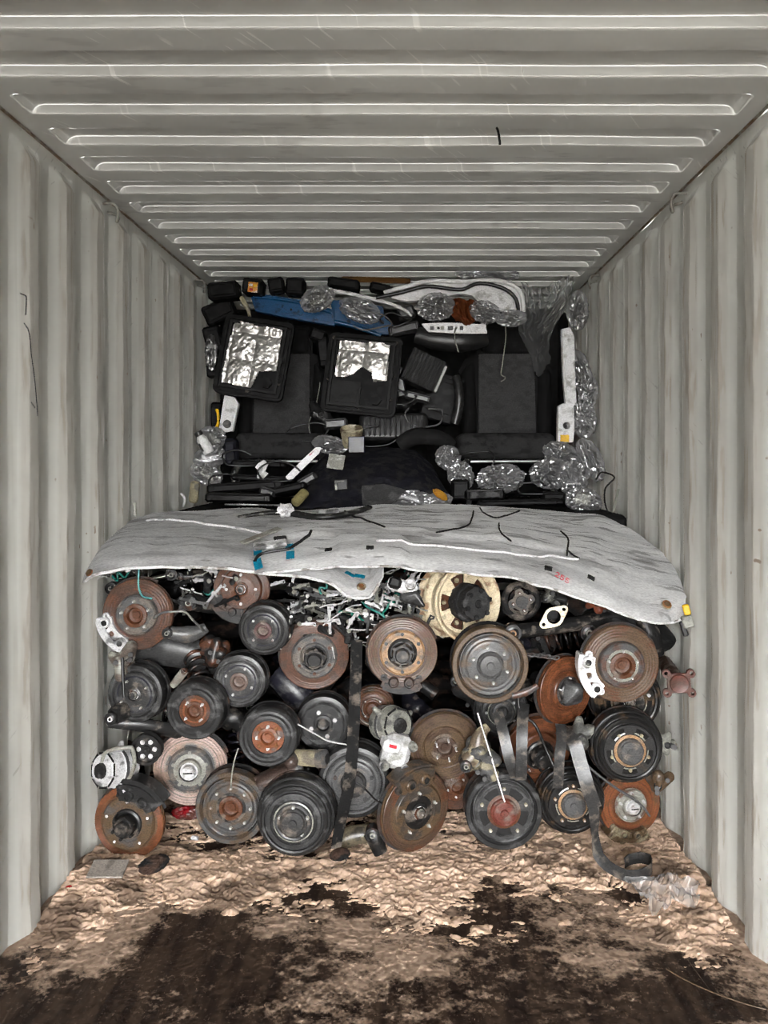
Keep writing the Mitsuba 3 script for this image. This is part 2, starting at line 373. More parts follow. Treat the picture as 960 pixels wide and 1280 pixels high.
def studs(t, M, r, n, rc, z0, size, L, stud, mat='satin', c='slv', a0=90, d='rust', amt=.2, name='wheel_stud'):
    for k in range(n):
        a = math.radians(a0 + 360 * k / n)
        m = MB(); hexnut(m, M, rc * r * math.cos(a), rc * r * math.sin(a), z0 * r, size * r, L * r, c, d, amt, stud * r if stud else None)
        part(t, name, m, mat)

def caliper(t, M, r, ac, span, c, d, amt=.35, r0=.66, r1=1.14, mat='satin', holes=False, label=None, zb=-.30, zf=.10):
    P = arc_poly(ac - span / 2, ac + span / 2, r0 * r, r1 * r).buffer(.05 * r).buffer(-.02 * r)
    ca, sa = math.cos(math.radians(ac)), math.sin(math.radians(ac))
    m = MB()
    if holes:
        for o in (-.27, .0, .27):
            P = P.difference(Point((.90 * ca - o * sa) * r, (.90 * sa + o * ca) * r).buffer(.085 * r))
    m.poly(P, (zf - zb) * r, c, d, amt, M, zb * r)
    rim = arc_poly(ac - span / 2 + 4, ac + span / 2 - 4, .98 * r, 1.12 * r).buffer(.03 * r)
    m.poly(rim, .06 * r, c, d, amt, M, zf * r)
    for o in (-.5, .5):
        x, y = (.72 * ca - o * sa) * r, (.72 * sa + o * ca) * r
        m.lathe([(.10 * r, zb * r, c), (.10 * r, zf * .6 * r, c), (.04 * r, zf * .6 * r, c), (.04 * r, (zf + .08) * r, c), (0, (zf + .08) * r, c)], 10, M @ tr(x, y, 0), d, amt)
    key = part(t, 'caliper', m, mat, label)
    for o in (-.22, .22) if not holes else (-.36, .36):
        x, y = (.82 * ca - o * sa) * r, (.82 * sa + o * ca) * r
        m = MB(); m.lathe([(.15 * r, 0, c), (.15 * r, .10 * r, c), (.12 * r, .13 * r, c), (.08 * r, .13 * r, c), (.07 * r, .10 * r, 'blk'), (0, .10 * r, 'blk')], 14, M @ tr(x, y, zf * r), d, amt); part(key, 'piston', m, mat)

def tr(x, y, z):
    m = np.eye(4); m[:3, 3] = (x, y, z); return m

def mixc(a, b, t):
    a, b = (np.array(K[q] if isinstance(q, str) else q) for q in (a, b)); return tuple(a * (1 - t) + b * t)

def scale(p, r): return [(a * r, h * r, c) for a, h, c in p]

DRUM = {
 'flat': lambda c, f: [(.94, -.62, c), (1.0, -.62, c), (1.0, -.50, c), (.965, -.47, c), (.965, -.30, 'blk'), (.985, -.28, c), (.985, -.10, c), (.955, -.04, c), (.86, -.015, c), (.80, -.015, f), (.79, -.05, f), (.745, -.05, 'blk'), (.735, -.01, f), (.45, .015, f), (.40, .015, f)],
 'ribbed': lambda c, f: [(.94, -.58, c), (1.0, -.58, c), (1.0, -.30, c), (.975, -.27, c), (.94, -.27, 'blk'), (.935, -.14, c), (.90, -.10, c), (.86, -.10, 'blk'), (.85, -.04, c), (.80, -.01, c), (.755, -.02, c), (.745, -.07, 'blk'), (.70, -.07, c), (.69, .0, f), (.60, .01, f), (.585, -.03, f), (.52, -.03, 'blk'), (.51, .03, f), (.47, .045, 'lgr'), (.44, .02, f), (.40, .015, f)],
 'pan': lambda c, f: [(.90, -.55, c), (.95, -.40, c), (1.0, -.36, c), (1.0, -.03, c), (.975, 0, c), (.88, 0, c), (.86, -.03, c), (.835, -.10, f), (.80, -.12, 'blk'), (.775, -.12, f), (.76, -.07, f), (.50, -.055, f), (.40, -.05, f)],
 'wide': lambda c, f: [(.92, -.62, c), (1.0, -.60, c), (1.0, -.45, c), (.985, -.42, 'blk'), (.99, -.08, c), (.965, -.03, c), (.93, 0, c), (.55, .005, c), (.53, -.02, 'blk'), (.51, -.02, f), (.50, -.01, f), (.40, -.01, f)],
}
def base(name, cx, cy, rp, Y, label, cat, yaw, pitch, roll, tube=True, group=None):
    t = thing(name, label, cat, group)
    r = rp * Y / F
    M = frame(W(cx, cy, Y), facing(yaw, pitch), math.radians(roll))
    return t, r, M

def turned(pr, f, n=5):
    """Splits the broad flat face segments of a profile into shallow turned rings."""
    out = [pr[0]]
    for a, b in zip(pr, pr[1:]):
        if a[0] - b[0] > .12 and abs(a[1] - b[1]) < .04:
            for i in range(1, n + 1):
                u = i / n; out.append((a[0] + (b[0] - a[0]) * u, a[1] + (b[1] - a[1]) * u - (.008 if i % 2 and i < n else 0), mixc(b[2], 'blk', [.0, .35, .1, .5, .05][i % 5])))
        else: out.append(b)
    return out

def hub(t, M, r, kind, c, f, z=0.0, nut='slv'):
    m = MB()
    if kind == 'bore':
        m.lathe(scale([(.42, z, f), (.34, z, f), (.33, z + .05, c), (.235, z + .06, c), (.215, z + .03, c), (.20, z - .06, c), (.12, z - .07, c), (.11, z - .02, c), (0, z - .02, c)], r), 32, M)
    elif kind == 'nut':
        m.lathe(scale([(.44, z, f), (.42, z, f), (.41, z + .05, c), (.36, z + .08, c), (.34, z + .02, 'blk'), (.30, z + .02, 'blk'), (.295, z + .22, 'blk'), (.27, z + .26, 'blk'), (.21, z + .26, 'blk'), (.20, z + .38, 'dk'), (.17, z + .41, 'dk'), (0, z + .41, 'dk')], r), 32, M)
        for k in range(6):
            a = math.radians(60 * k + 20); m.lathe(scale([(.045, z + .2, 'blk'), (.045, z + .31, 'blk'), (0, z + .31, 'blk')], r), 8, M @ tr(.30 * r * math.cos(a), .30 * r * math.sin(a), 0))
    elif kind == 'cap':
        m.lathe(scale([(.44, z, f), (.36, z + .01, f), (.35, z + .10, c), (.31, z + .13, c), (.27, z + .10, c), (.26, z + .09, c), (.10, z + .10, c), (.09, z + .15, c), (0, z + .15, c)], r), 32, M)
    elif kind == 'bolt':
        m.lathe(scale([(.44, z, f), (.33, z + .02, f), (.31, z + .12, 'lgr'), (.26, z + .15, 'lgr'), (.24, z + .10, 'chr'), (.20, z + .10, nut), (.19, z + .20, nut), (.16, z + .23, nut), (0, z + .23, nut)], r), 28, M)
        m.box((.24 * r, .035 * r, .02 * r), 'chr', M=M @ tr(0, 0, (z + .235) * r), bev=.001)
    elif kind == 'axle':
        m.lathe(scale([(.42, z, f), (.26, z + .01, f), (.25, z + .05, c), (.20, z + .07, c), (.17, z + .04, 'blk'), (.13, z + .04, 'slv'), (.10, z + .16, 'lgr'), (.05, z + .17, 'chr'), (0, z + .12, 'chr')], r), 28, M)
        a = np.arange(6) * PI / 3
        m.poly(Polygon(np.stack([.17 * r * np.cos(a), .17 * r * np.sin(a)], 1)), .08 * r, c, 'rust', .3, M, z * r, smooth=0)
    part(t, 'hub', m, 'satin')

def stub(t, M, r, L=.06, c='blk'):
    m = MB(); m.lathe([(.0, -.5 * r, c), (.55 * r, -.5 * r, c), (.50 * r, -.7 * r, c), (.26 * r, -.85 * r, c), (.24 * r, -.85 * r - L, c), (0, -.85 * r - L, c)], 16, M, 'drk', .3)
    part(t, 'axle_tube', m, 'matte')

def drum(cx, cy, rp, Y, label, prof='flat', c='dk', f='chr', hubk='bore', hc='rust', hf=None, yaw=0, pitch=0, roll=0, n=5, rc=.55, size=.05, L=.05, stud=.07, sc='slv', d='gry', amt=.3, slots=0, mat='satin', group=None, a0=90):
    t, r, M = base('brake_drum', cx, cy, rp, Y, label, 'brake drum', yaw, pitch, roll, group=group)
    z = DRUM[prof](c, f)[-1][1]
    m = MB(); m.lathe(scale(turned(DRUM[prof](c, f), f), r), 56, M, d, amt)
    if slots:
        pr = DRUM[prof](c, f)
        rc2 = .62 if prof == 'wide' else .58
        hs = [arc_poly(360 * k / slots + 90 + 360 / slots * .5 - 18, 360 * k / slots + 90 + 360 / slots * .5 + 18, .46 * r, .62 * r).buffer(.02 * r) for k in range(slots)]
        m.poly(ring_poly(.38 * r, .70 * r, hs), .03 * r, f, d, amt, M, z * r)
        m.lathe(scale([(.7, z + .002, 'blk'), (.38, z + .002, 'blk')], r), 24, M, 'blk', 0)
        z += .03
    part(t, 'drum', m, mat)
    hub(t, M, r, hubk, hc, hf or f, z)
    studs(t, M, r, n, rc, z, size, L, stud, c=sc, a0=a0)
    m = MB(); m.lathe(scale([(.2, -.60, 'blk'), (1.03, -.60, 'blk'), (1.03, -.65, 'blk'), (.2, -.70, 'blk')], r), 32, M, 'drk', .3); part(t, 'backing_plate', m, 'matte')
    stub(t, M, r)
    return t, r, M

def disc(cx, cy, rp, Y, label, c='rust', edge='drk', hat='gry', hatd='dust', hubk='bore', hc='rust', hf=None, yaw=0, pitch=0, roll=0, n=5, rc=.40, size=.05, L=.04, stud=.08, sc='slv', d='drk', amt=.4, hr=.60, hz=.18, shield=True, a0=90, group=None, slots=0):
    t, r, M = base('brake_disc', cx, cy, rp, Y, label, 'brake disc', yaw, pitch, roll, group=group)
    m = MB()
    m.lathe(scale([(hr, -.05, edge), (.985, -.05, edge), (1.0, -.04, edge), (1.0, -.012, edge), (.985, 0, c)] + [(1 - .015 - (i + 1) * (.925 - hr) / 9, -.005 * (i % 2), mixc(c, edge, [.1, .45, 0, .3, .1, .6, .05, .25, .5][i])) for i in range(9)] + [(hr + .05, .0, edge), (hr, 0, edge)], r), 64, M, d, amt)
    m.lathe(scale([(hr, -.16, edge), (1.0, -.16, edge), (1.0, -.11, edge), (hr, -.11, edge)], r), 64, M, d, amt)
    for k in range(30):
        a = math.radians(12 * k); m.box((.34 * r, .03 * r, .06 * r), edge, M=M @ rotz(12 * k) @ tr(.78 * r, 0, -.08 * r), bev=.001)
    part(t, 'rotor', m, 'satin')
    m = MB(); m.lathe(scale([(hr + .015, -.02, hat), (hr, .03, hat), (hr - .015, hz - .03, hat), (hr - .05, hz, hat), (.50, hz, hat), (.49, hz - .015, hat), (.42, hz - .015, hat)], r), 48, M, hatd, .45)
    z = hz - .015
    if slots:
        hs = [arc_poly(360 * k / slots + 110 - 17, 360 * k / slots + 110 + 17, .44 * r, .55 * r).buffer(.015 * r) for k in range(slots)]
        m.poly(ring_poly(.40 * r, (hr - .02) * r, hs), .03 * r, hat, hatd, .45, M, (z + .005) * r)
        m.lathe(scale([(hr - .03, z + .006, 'blk'), (.38, z + .006, 'blk')], r), 24, M, 'blk', 0); z += .035
    part(t, 'disc_hat', m, 'satin')
    hub(t, M, r, hubk, hc, hf or hat, z)
    studs(t, M, r, n, rc, z, size, L, stud, c=sc, a0=a0)
    if shield:
        m = MB(); m.poly(arc_poly(20 + roll * 7 % 360, 250 + roll * 7 % 360, .3 * r, 1.06 * r, 40), .012 * r, 'chr', 'drk', .4, M, -.22 * r); part(t, 'dust_shield', m, 'matte')
    stub(t, M, r, .08)
    return t, r, M

def rotz(a):
    m = np.eye(4); c, s = math.cos(math.radians(a)), math.sin(math.radians(a)); m[0, 0], m[0, 1], m[1, 0], m[1, 1] = c, -s, s, c; return m

# top row, left to right
t, r, M = disc(172, 768, 44, 3.10, 'rust brown brake disc with a dusty grey centre, topmost at the left wall', c='rust', hat='gry', hubk='bore', hc='rust', hf='gry', hr=.58, roll=5, sc='lgr')
caliper(t, M, r, 212, 62, 'slv', 'gry', .3, r0=.74, r1=1.12, holes=True, label='silver brake caliper')
t, r, M = disc(302, 736, 35, 3.17, 'small rust brown brake disc with a shiny hub nut, touching the panel edge', c='rust', edge='drk', hat='rust', hatd='drk', hubk='axle', hc='rust', hf='rust', hr=.74, hz=.12, n=4, rc=.52, size=.06)
caliper(t, M, r, 235, 75, 'dk', 'drk', .3, r0=.7, r1=1.2)
drum(329, 788, 33, 3.06, 'black brake drum with four bright studs, below the small rust disc', 'flat', 'dk', 'chr', 'bore', (.36, .27, .26), n=4, a0=45, rc=.52, yaw=-4, pitch=-4)
disc(393, 820, 43, 3.14, 'rust brown brake disc with a grey ring and black nut, left of the strap', c='drk', edge='drk', hat='gry', hubk='nut', hc='gry', hf='gry', hr=.66, hz=.08, n=6, rc=.5, sc='rust', stud=0, yaw=6, pitch=-4, d='rust', amt=.5)
t, r, M = disc(503, 816, 44, 3.02, 'brown brake disc with a bronze ring and black hub cap, right of the strap', c='brn', edge='drk', hat='brz', hatd='gry', hubk='nut', hc='dk', hf='brz', hr=.64, hz=.05, n=6, rc=.53, sc='chr', stud=0, size=.055, L=.02, d='rust', amt=.45)
caliper(t, M, r, 268, 62, 'dk', 'drk', .4, r0=.86, r1=1.1, zf=.05)
drum(613, 832, 48, 3.0, 'large brownish grey brake drum with a deep round pan, below the cream wheel', 'pan', 'brn', 'gry', 'cap', 'gry', d='brn', amt=.45, n=6, rc=.47, sc='lgr', roll=10)
t, r, M = disc(776, 830, 48, 3.00, 'big rust brown brake disc with a grey centre and white caliper, upper right', c='rust', edge='brn', hat='gry', hatd='rust', hubk='bore', hc='rust', hf='lgr', hr=.60, rc=.38, n=5, sc='lgr', d='brn', amt=.5)
caliper(t, M, r, 198, 62, 'wht', 'lgr', .2, r0=.72, r1=1.10, holes=True, label='white painted brake caliper')
# second row
drum(168, 868, 37, 3.06, 'black brake drum with a dark hub nut, against the left wall in the second row', 'flat', 'dk', 'chr', 'axle', 'chr', yaw=-6, n=4, rc=.5, sc='lgr', a0=30)
drum(299, 852, 34, 3.06, 'black brake drum with a small rusty bore, between the orange drum and two discs', 'flat', 'dk', 'chr', 'bore', (.40, .33, .28), n=4, a0=65, rc=.52, sc='slv')
drum(243, 889, 37, 2.98, 'black brake drum with an orange rusted centre and four bright studs', 'wide', 'dk', 'rust', 'bore', 'rust', 'org', n=4, a0=40, rc=.36, size=.055, stud=.14, yaw=-3)
t, r, M = drum(335, 922, 38, 2.99, 'black brake drum with a bright orange rusted cross-shaped centre', 'wide', 'dk', 'org', 'bore', 'org', 'org', n=4, a0=90, rc=.36, size=.06, stud=.1, amt=.35)
m = MB()
for k in range(4): m.box((.26 * r, .11 * r, .04 * r), 'tan', 'rust', .5, M @ rotz(90 * k + 45) @ tr(.33 * r, 0, .01 * r), bev=.002)
part(t, 'rib', m, 'matte')
drum(404, 905, 35, 3.12, 'black brake drum with two white bolt heads, left of the hanging strap', 'flat', 'dk', 'dk', 'bore', 'blk', n=4, rc=.45, size=.08, L=.05, stud=0, a0=20, slots=4, amt=.15)
drum(466, 886, 26, 3.2, 'small rust brown brake drum half hidden by the hanging strap', 'ribbed', 'brn', 'rust', 'cap', 'rust', d='rust', amt=.5, n=4, rc=.5, a0=45, stud=.05)
t, r, M = disc(556, 934, 44, 3.09, 'brown brake disc with five long studs and a knuckle on its right', c='drk', edge='brn', hat='brn', hatd='drk', hubk='bore', hc='drk', hf='brn', hr=.62, hz=.05, rc=.30, n=5, stud=.2, size=.05, sc='lgr', pitch=-8, yaw=4, d='brn', amt=.5, a0=75)
drum(627, 890, 35, 3.28, 'dark brake drum half hidden behind the lower edge of the pan drum', 'ribbed', 'dk', 'chr', 'bore', 'chr', n=5, stud=.07, roll=20)
t, r, M = disc(708, 863, 42, 3.14, 'orange rusted brake disc turned sideways, left of the white caliper', c='org', edge='rust', hat='rust', hatd='org', hubk='cap', hc='dk', hf='chr', hr=.56, hz=.10, yaw=30, n=5, sc='chr', d='rust', amt=.5)
m = MB(); m.add(tm(hull([((-.1 * r, .25 * r, .15 * r), .13 * r), ((.25 * r, -.2 * r, .15 * r), .2 * r), ((.1 * r, .1 * r, .35 * r), .2 * r), ((-.2 * r, -.25 * r, .2 * r), .12 * r)], 12)), 'chr', 'gry', .5, M); part(t, 'hub_carrier', m, 'satin')
drum(786, 876, 45, 3.15, 'black brake drum half hidden under the big upper right disc', 'ribbed', 'blk', 'dk', 'axle', 'dk', n=5, rc=.56, stud=0, sc='slv', slots=5, mat='gloss', d='brn', amt=.3)
# third row
t, r, M = disc(238, 961, 46, 3.16, 'clean pinkish brake disc with a silver slotted centre nut', c='pink', edge='gry', hat='gry', hatd='dust', hubk='bolt', hc='lgr', hf='lgr', hr=.60, hz=.10, n=5, rc=.47, sc='lgr', stud=0, L=.02, d=(.62, .50, .45), amt=.35, yaw=3)
drum(442, 979, 46, 3.04, 'dark grey brake drum with a white bolt head behind the hanging strap', 'flat', 'dk', 'gry', 'cap', 'chr', n=5, rc=.52, stud=0, sc='chr', amt=.2, size=.055)
t, r, M = disc(672, 940, 45, 3.15, 'orange rusted brake disc bound with loops of grey strap', c='org', edge='rust', hat='rust', hatd='drk', hubk='nut', hc='dk', hf='chr', hr=.62, hz=.14, yaw=14, pitch=-10, n=5, sc='chr', d='rust', amt=.45, rc=.5)
drum(787, 938, 46, 2.99, 'black brake drum with a brown spotted hub ring at the right wall', 'ribbed', 'blk', 'chr', 'cap', 'gry', 'brz', n=5, rc=.52, stud=0, sc='beige', slots=5, mat='gloss', d='brn', amt=.2, a0=270)
disc(570, 982, 30, 3.22, 'rusty brake disc peeking out between two brown discs', c='rust', edge='drk', hat='rust', hubk='bore', yaw=10, roll=30)
# bottom row
t, r, M = disc(161, 1028, 45, 3.02, 'orange rusted brake disc standing on the floor at the left wall', c='org', edge='brn', hat='brn', hatd='gry', hubk='nut', hc='dk', hf='chr', hr=.76, hz=.10, n=5, rc=.62, sc='wht', stud=0, size=.04, d='rust', amt=.5, yaw=-6)
caliper(t, M, r, 68, 70, 'dk', 'gry', .35, r0=.72, r1=1.25, zf=.2)
drum(288, 1011, 45, 3.04, 'grey dusty brake drum with a ring of eight bolts on the sawdust', 'pan', 'gry', 'gry', 'bore', 'rust', 'dk', n=8, rc=.55, stud=.03, sc='lgr', d='brn', amt=.4, yaw=-3)
drum(367, 1027, 50, 2.93, 'largest black ribbed brake drum on the sawdust, foremost of the pile', 'ribbed', 'dk', 'chr', 'cap', 'chr', n=5, rc=.36, stud=.03, sc='lgr', amt=.35, size=.055, yaw=-2)
t, r, M = disc(521, 1014, 49, 3.00, 'brown brake disc turned to the right, standing on the sawdust', c='drk', edge='brn', hat='brn', hatd='chr', hubk='axle', hc='blk', hf='blk', hr=.72, hz=.10, n=5, rc=.5, sc='lgr', yaw=33, d='rust', amt=.45, stud=.06)
caliper(t, M, r, 96, 62, 'brn', 'chr', .5, r0=.74, r1=1.16, zf=.14)
drum(630, 1015, 48, 2.97, 'dark brake drum with slots around a red rusted centre cap', 'pan', 'dk', 'chr', 'cap', (.42, .22, .18), 'rust', n=5, rc=.60, stud=.02, sc='beige', slots=5, amt=.35)
drum(716, 1005, 43, 3.06, 'black glossy brake drum with a bronze ringed hub under the strap', 'ribbed', 'blk', 'dk', 'cap', 'gry', 'brz', n=5, rc=.55, stud=.03, sc='brz', slots=5, mat='gloss', d='brn', amt=.2)
t, r, M = disc(788, 1006, 40, 3.18, 'orange rusted brake disc at the lower right wall', c='org', edge='rust', hat='lgr', hatd='rust', hubk='bolt', hc='lgr', hf='lgr', hr=.52, hz=.10, n=5, sc='slv', d='brn', amt=.35, yaw=10)
caliper(t, M, r, 262, 75, 'brn', 'beige', .4, r0=.80, r1=1.15, zf=.2)
# two small pulleys and hubs
t, r, M = base('belt_pulley', 182, 938, 19, 3.02, 'small black pulley with a ring of silver holes, left of the pink disc', 'pulley', 0, 0, 0)
m = MB(); m.lathe(scale([(.5, -.7, 'blk'), (1, -.7, 'blk'), (1, -.55, 'blk'), (.9, -.45, 'blk'), (1, -.35, 'blk'), (.9, -.25, 'blk'), (1, -.12, 'blk'), (1, 0, 'blk'), (.84, 0, 'blk'), (.80, -.18, 'dk'), (.28, -.18, 'dk'), (.26, -.02, 'blk'), (.1, -.02, 'blk'), (0, -.05, 'blk')], r), 36, M, 'dust', .1); part(t, 'wheel', m, 'satin')
for k in range(6):
    m = MB(); m.lathe(scale([(.17, -.18, 'slv'), (.15, -.14, 'slv'), (0, -.14, 'slv')], r), 12, M @ tr(.53 * r * math.cos(k * PI / 3), .53 * r * math.sin(k * PI / 3), 0), 'lgr', .3); part(t, 'hole_face', m, 'satin')
t, r, M = base('wheel_hub', 652, 752, 25, 3.14, 'small dark hub with a dusty four lobed flange, right of the cream wheel', 'wheel hub', 0, 0, 15)
m = MB(); m.lathe(scale([(.6, -.6, 'blk'), (.95, -.5, 'blk'), (1, -.2, 'blk'), (.9, -.1, 'blk'), (.7, -.1, 'blk')], r), 32, M, 'dust', .3); part(t, 'housing', m, 'matte')
m = MB(); m.poly(union_all([Point(.45 * math.cos(a) * r, .45 * math.sin(a) * r).buffer(.22 * r) for a in np.arange(4) * PI / 2] + [Point(0, 0).buffer(.45 * r)]), .12 * r, 'gry', 'dust', .5, M, -.1 * r)
m.lathe(scale([(.3, 0, 'gry'), (.3, .2, 'gry'), (.2, .25, 'gry'), (0, .25, 'gry')], r), 20, M); part(t, 'flange', m, 'matte'); studs(t, M, r, 4, .45, .02, .08, .08, .1, c='rust', a0=0)
stub(t, M, r)

# cream steel wheel
t, r, M = base('steel_roadwheel', 586, 753, 46, 3.17, 'cream painted steel wheel with a black hub lump in the middle', 'wheel', 30, 4, 15)
m = MB(); m.lathe(scale([(.40, -1.0, 'cream'), (.86, -1.0, 'cream'), (1.04, -1.05, 'cream'), (1.06, -1.0, 'cream'), (.92, -.95, 'cream'), (.90, -.85, 'cream'), (.96, -.80, 'cream'), (.93, -.72, 'cream'), (.82, -.62, 'cream'), (.82, -.42, 'cream'), (.93, -.32, 'cream'), (.96, -.24, 'cream'), (.90, -.16, 'cream'), (.94, -.08, 'cream'), (1.04, 0, 'cream'), (1.07, .0, 'cream'), (1.07, -.03, 'cream'), (1.06, .01, 'cream'), (1.0, 0, 'cream'), (.90, -.10, 'cream'), (.84, -.25, 'cream')], r), 64, M, 'tan', .3); part(t, 'rim', m, 'satin')
hs = [arc_poly(72 * k + 90 - 17, 72 * k + 90 + 17, .48 * r, .74 * r).buffer(.02 * r) for k in range(5)]
m = MB(); m.poly(ring_poly(.25 * r, .86 * r, hs), .05 * r, 'cream', 'beige', .15, M, -.27 * r); part(t, 'disc', m, 'satin')
for k in range(5):
    m = MB(); m.poly(arc_poly(72 * k + 90 - 20, 72 * k + 90 + 20, .44 * r, .78 * r), .02 * r, 'drk', 'rust', .5, M, -.36 * r)
    m.add(trimesh.creation.icosphere(2, .07 * r), 'beige', 'rust', .3, M @ rotz(72 * k + 90) @ tr(.6 * r, 0, -.32 * r)); part(t, 'rusted_window', m, 'matte')
m = MB(); m.lathe(scale([(.52, -.25, 'dk'), (.54, .05, 'dk'), (.50, .10, 'blk'), (.46, .12, 'dk'), (.45, .38, 'dk'), (.38, .46, 'chr'), (.12, .46, 'chr'), (.1, .49, 'dk'), (0, .49, 'dk')], r), 9, M, 'gry', .35)
for k in range(6): m.lathe(scale([(.07, .1, 'dk'), (.07, .5, 'dk'), (0, .5, 'dk')], r), 8, M @ rotz(60 * k) @ tr(.36 * r, 0, 0), 'gry', .3)
part(t, 'hub', m, 'matte', 'greasy black hub lump')

# ------------------------------------------------------------------ the two felt-backed panels lying over the pile
def curve(pts, n):
    p = np.array(pts, float); u = p[:, 0]; w = np.array([W(*q[1:4]) for q in p])
    return np.stack([PchipInterpolator(u, w[:, k])(np.linspace(0, 1, n)) for k in range(3)], 1)

class Sheet:
    """A bulging sheet between a front and a back edge, with thickness; at(u, v) gives a point and the normal."""
    def __init__(s, front, back, bulge, nu=150, nv=60, seed=0, lip=.012, extra=None, th=.007):
        a, b = curve(front, nu), curve(back, nu)
        v = np.linspace(0, 1, nv)
        P = a[:, None] * (1 - v)[None, :, None] + b[:, None] * v[None, :, None]
        P[..., 2] += bulge * np.sin(PI * v ** .6)[None]
        P[..., 2] -= lip * np.clip(1 - v / .06, 0, 1)[None] ** 2
        q = np.stack([P[..., 0].ravel() * 4, P[..., 1].ravel() * 5, P[..., 2].ravel() * 0 + seed], 1)
        P[..., 2] += .03 * (np.array(meshkit.fbm(q)).reshape(nu, nv) - .5)
        q = np.stack([P[..., 0].ravel() * 14, P[..., 1].ravel() * 22, P[..., 2].ravel() * 0 + seed + 5], 1)
        P[..., 2] += .008 * (np.array(meshkit.fbm(q)).reshape(nu, nv) - .5)
        if extra: P = extra(P, np.linspace(0, 1, nu)[:, None], v[None])
        s.P, s.nu, s.nv = P, nu, nv
        du, dv = np.gradient(P, axis=0), np.gradient(P, axis=1)
        s.N = np.cross(du, dv); s.N /= np.linalg.norm(s.N, axis=2, keepdims=True) + 1e-12
        if s.N[..., 2].mean() < 0: s.N = -s.N
        lo = P - th * s.N
        f = grid_faces(nu, nv); k = nu * nv
        ring = np.r_[np.arange(nu) * nv, (nu - 1) * nv + np.arange(nv), (np.arange(nu) * nv + nv - 1)[::-1], np.arange(nv)[::-1]]
        side = np.stack([ring, np.roll(ring, -1), np.roll(ring, -1) + k, ring + k], 1)
        s.mesh = (np.vstack([P.reshape(-1, 3), lo.reshape(-1, 3)]), np.vstack([f, f[:, ::-1] + k, side]))
    def at(s, u, v):
        i, j = u * (s.nu - 1), v * (s.nv - 1)
        i0, j0 = min(int(i), s.nu - 2), min(int(j), s.nv - 2)
        f, g = i - i0, j - j0
        def bi(A): return A[i0, j0] * (1 - f) * (1 - g) + A[i0 + 1, j0] * f * (1 - g) + A[i0, j0 + 1] * (1 - f) * g + A[i0 + 1, j0 + 1] * f * g
        return bi(s.P), unit(bi(s.N))
    def near(s, px, py):
        """(u, v) of the sheet point that shows nearest to this survey pixel."""
        X = VX + F * s.P[..., 0] / s.P[..., 1]; Y = VY - F * (s.P[..., 2] - EYE) / s.P[..., 1]
        k = np.argmin((X - px) ** 2 + (Y - py) ** 2)
        return (k // s.nv) / (s.nu - 1), (k % s.nv) / (s.nv - 1)
    def line(s, pix, off=.003, n=24):
        uv = smooth_path([s.near(*q) for q in pix], 8)
        return [s.at(*np.clip(q, 0, 1))[0] + off * s.at(*np.clip(q, 0, 1))[1] for q in uv]
    def frame(s, px, py, off=.002, roll=0):
        p, n = s.at(*s.near(px, py)); return frame(p + off * n, n, math.radians(roll), (0, 1, 0))

left = Sheet([(0, 103, 724, 2.95), (.08, 124, 710, 2.94), (.2, 165, 703, 2.95), (.4, 240, 703, 2.95), (.6, 320, 709, 2.95), (.76, 385, 715, 2.95), (.84, 415, 724, 2.94), (.90, 438, 740, 2.93), (.95, 458, 741, 2.93), (1, 478, 716, 2.94)],
             [(0, 162, 650, 3.46), (.15, 202, 640, 3.58), (.4, 290, 636, 3.64), (.7, 390, 636, 3.68), (1, 480, 636, 3.68)], .03, seed=1)
def ribs(P, u, v):
    w = np.exp(-((v - .22) / .05) ** 2) * .0
    for c in (.27, .74):      # raised pockets on the front flange
        P[..., 2] += .020 * smooth01((u - c + .095) / .03) * smooth01((c + .095 - u) / .03) * smooth01((.30 - v) / .05) * smooth01((v + .02) / .05)
    P[..., 2] += .014 * smooth01((v - .30) / .015) * smooth01((.80 - u) / .05)
    return P
def smooth01(x):
    x = np.clip(x, 0, 1); return x * x * (3 - 2 * x)
right = Sheet([(0, 318, 712, 2.92), (.05, 345, 708, 2.91), (.16, 400, 704, 2.90), (.30, 480, 703, 2.90), (.45, 560, 707, 2.90), (.58, 635, 717, 2.90), (.70, 700, 737, 2.91), (.80, 755, 753, 2.92), (.94, 832, 772, 2.95), (.98, 850, 768, 2.98), (1, 857, 757, 3.0)],
              [(0, 340, 650, 3.40), (.10, 395, 640, 3.58), (.30, 480, 634, 3.68), (.50, 590, 635, 3.70), (.66, 690, 641, 3.66), (.76, 755, 649, 3.58), (.86, 808, 673, 3.42), (.95, 845, 712, 3.18), (1, 858, 745, 3.04)], .035, seed=8, extra=ribs)
tl = thing('trim_panel', 'grey felt-backed vehicle panel over the pile, lower one, touching the left wall', 'panel')
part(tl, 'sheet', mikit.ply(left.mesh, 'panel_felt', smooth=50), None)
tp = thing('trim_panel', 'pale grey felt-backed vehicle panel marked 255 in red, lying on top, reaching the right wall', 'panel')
part(tp, 'sheet', mikit.ply(right.mesh, 'panel_felt', smooth=50), None)
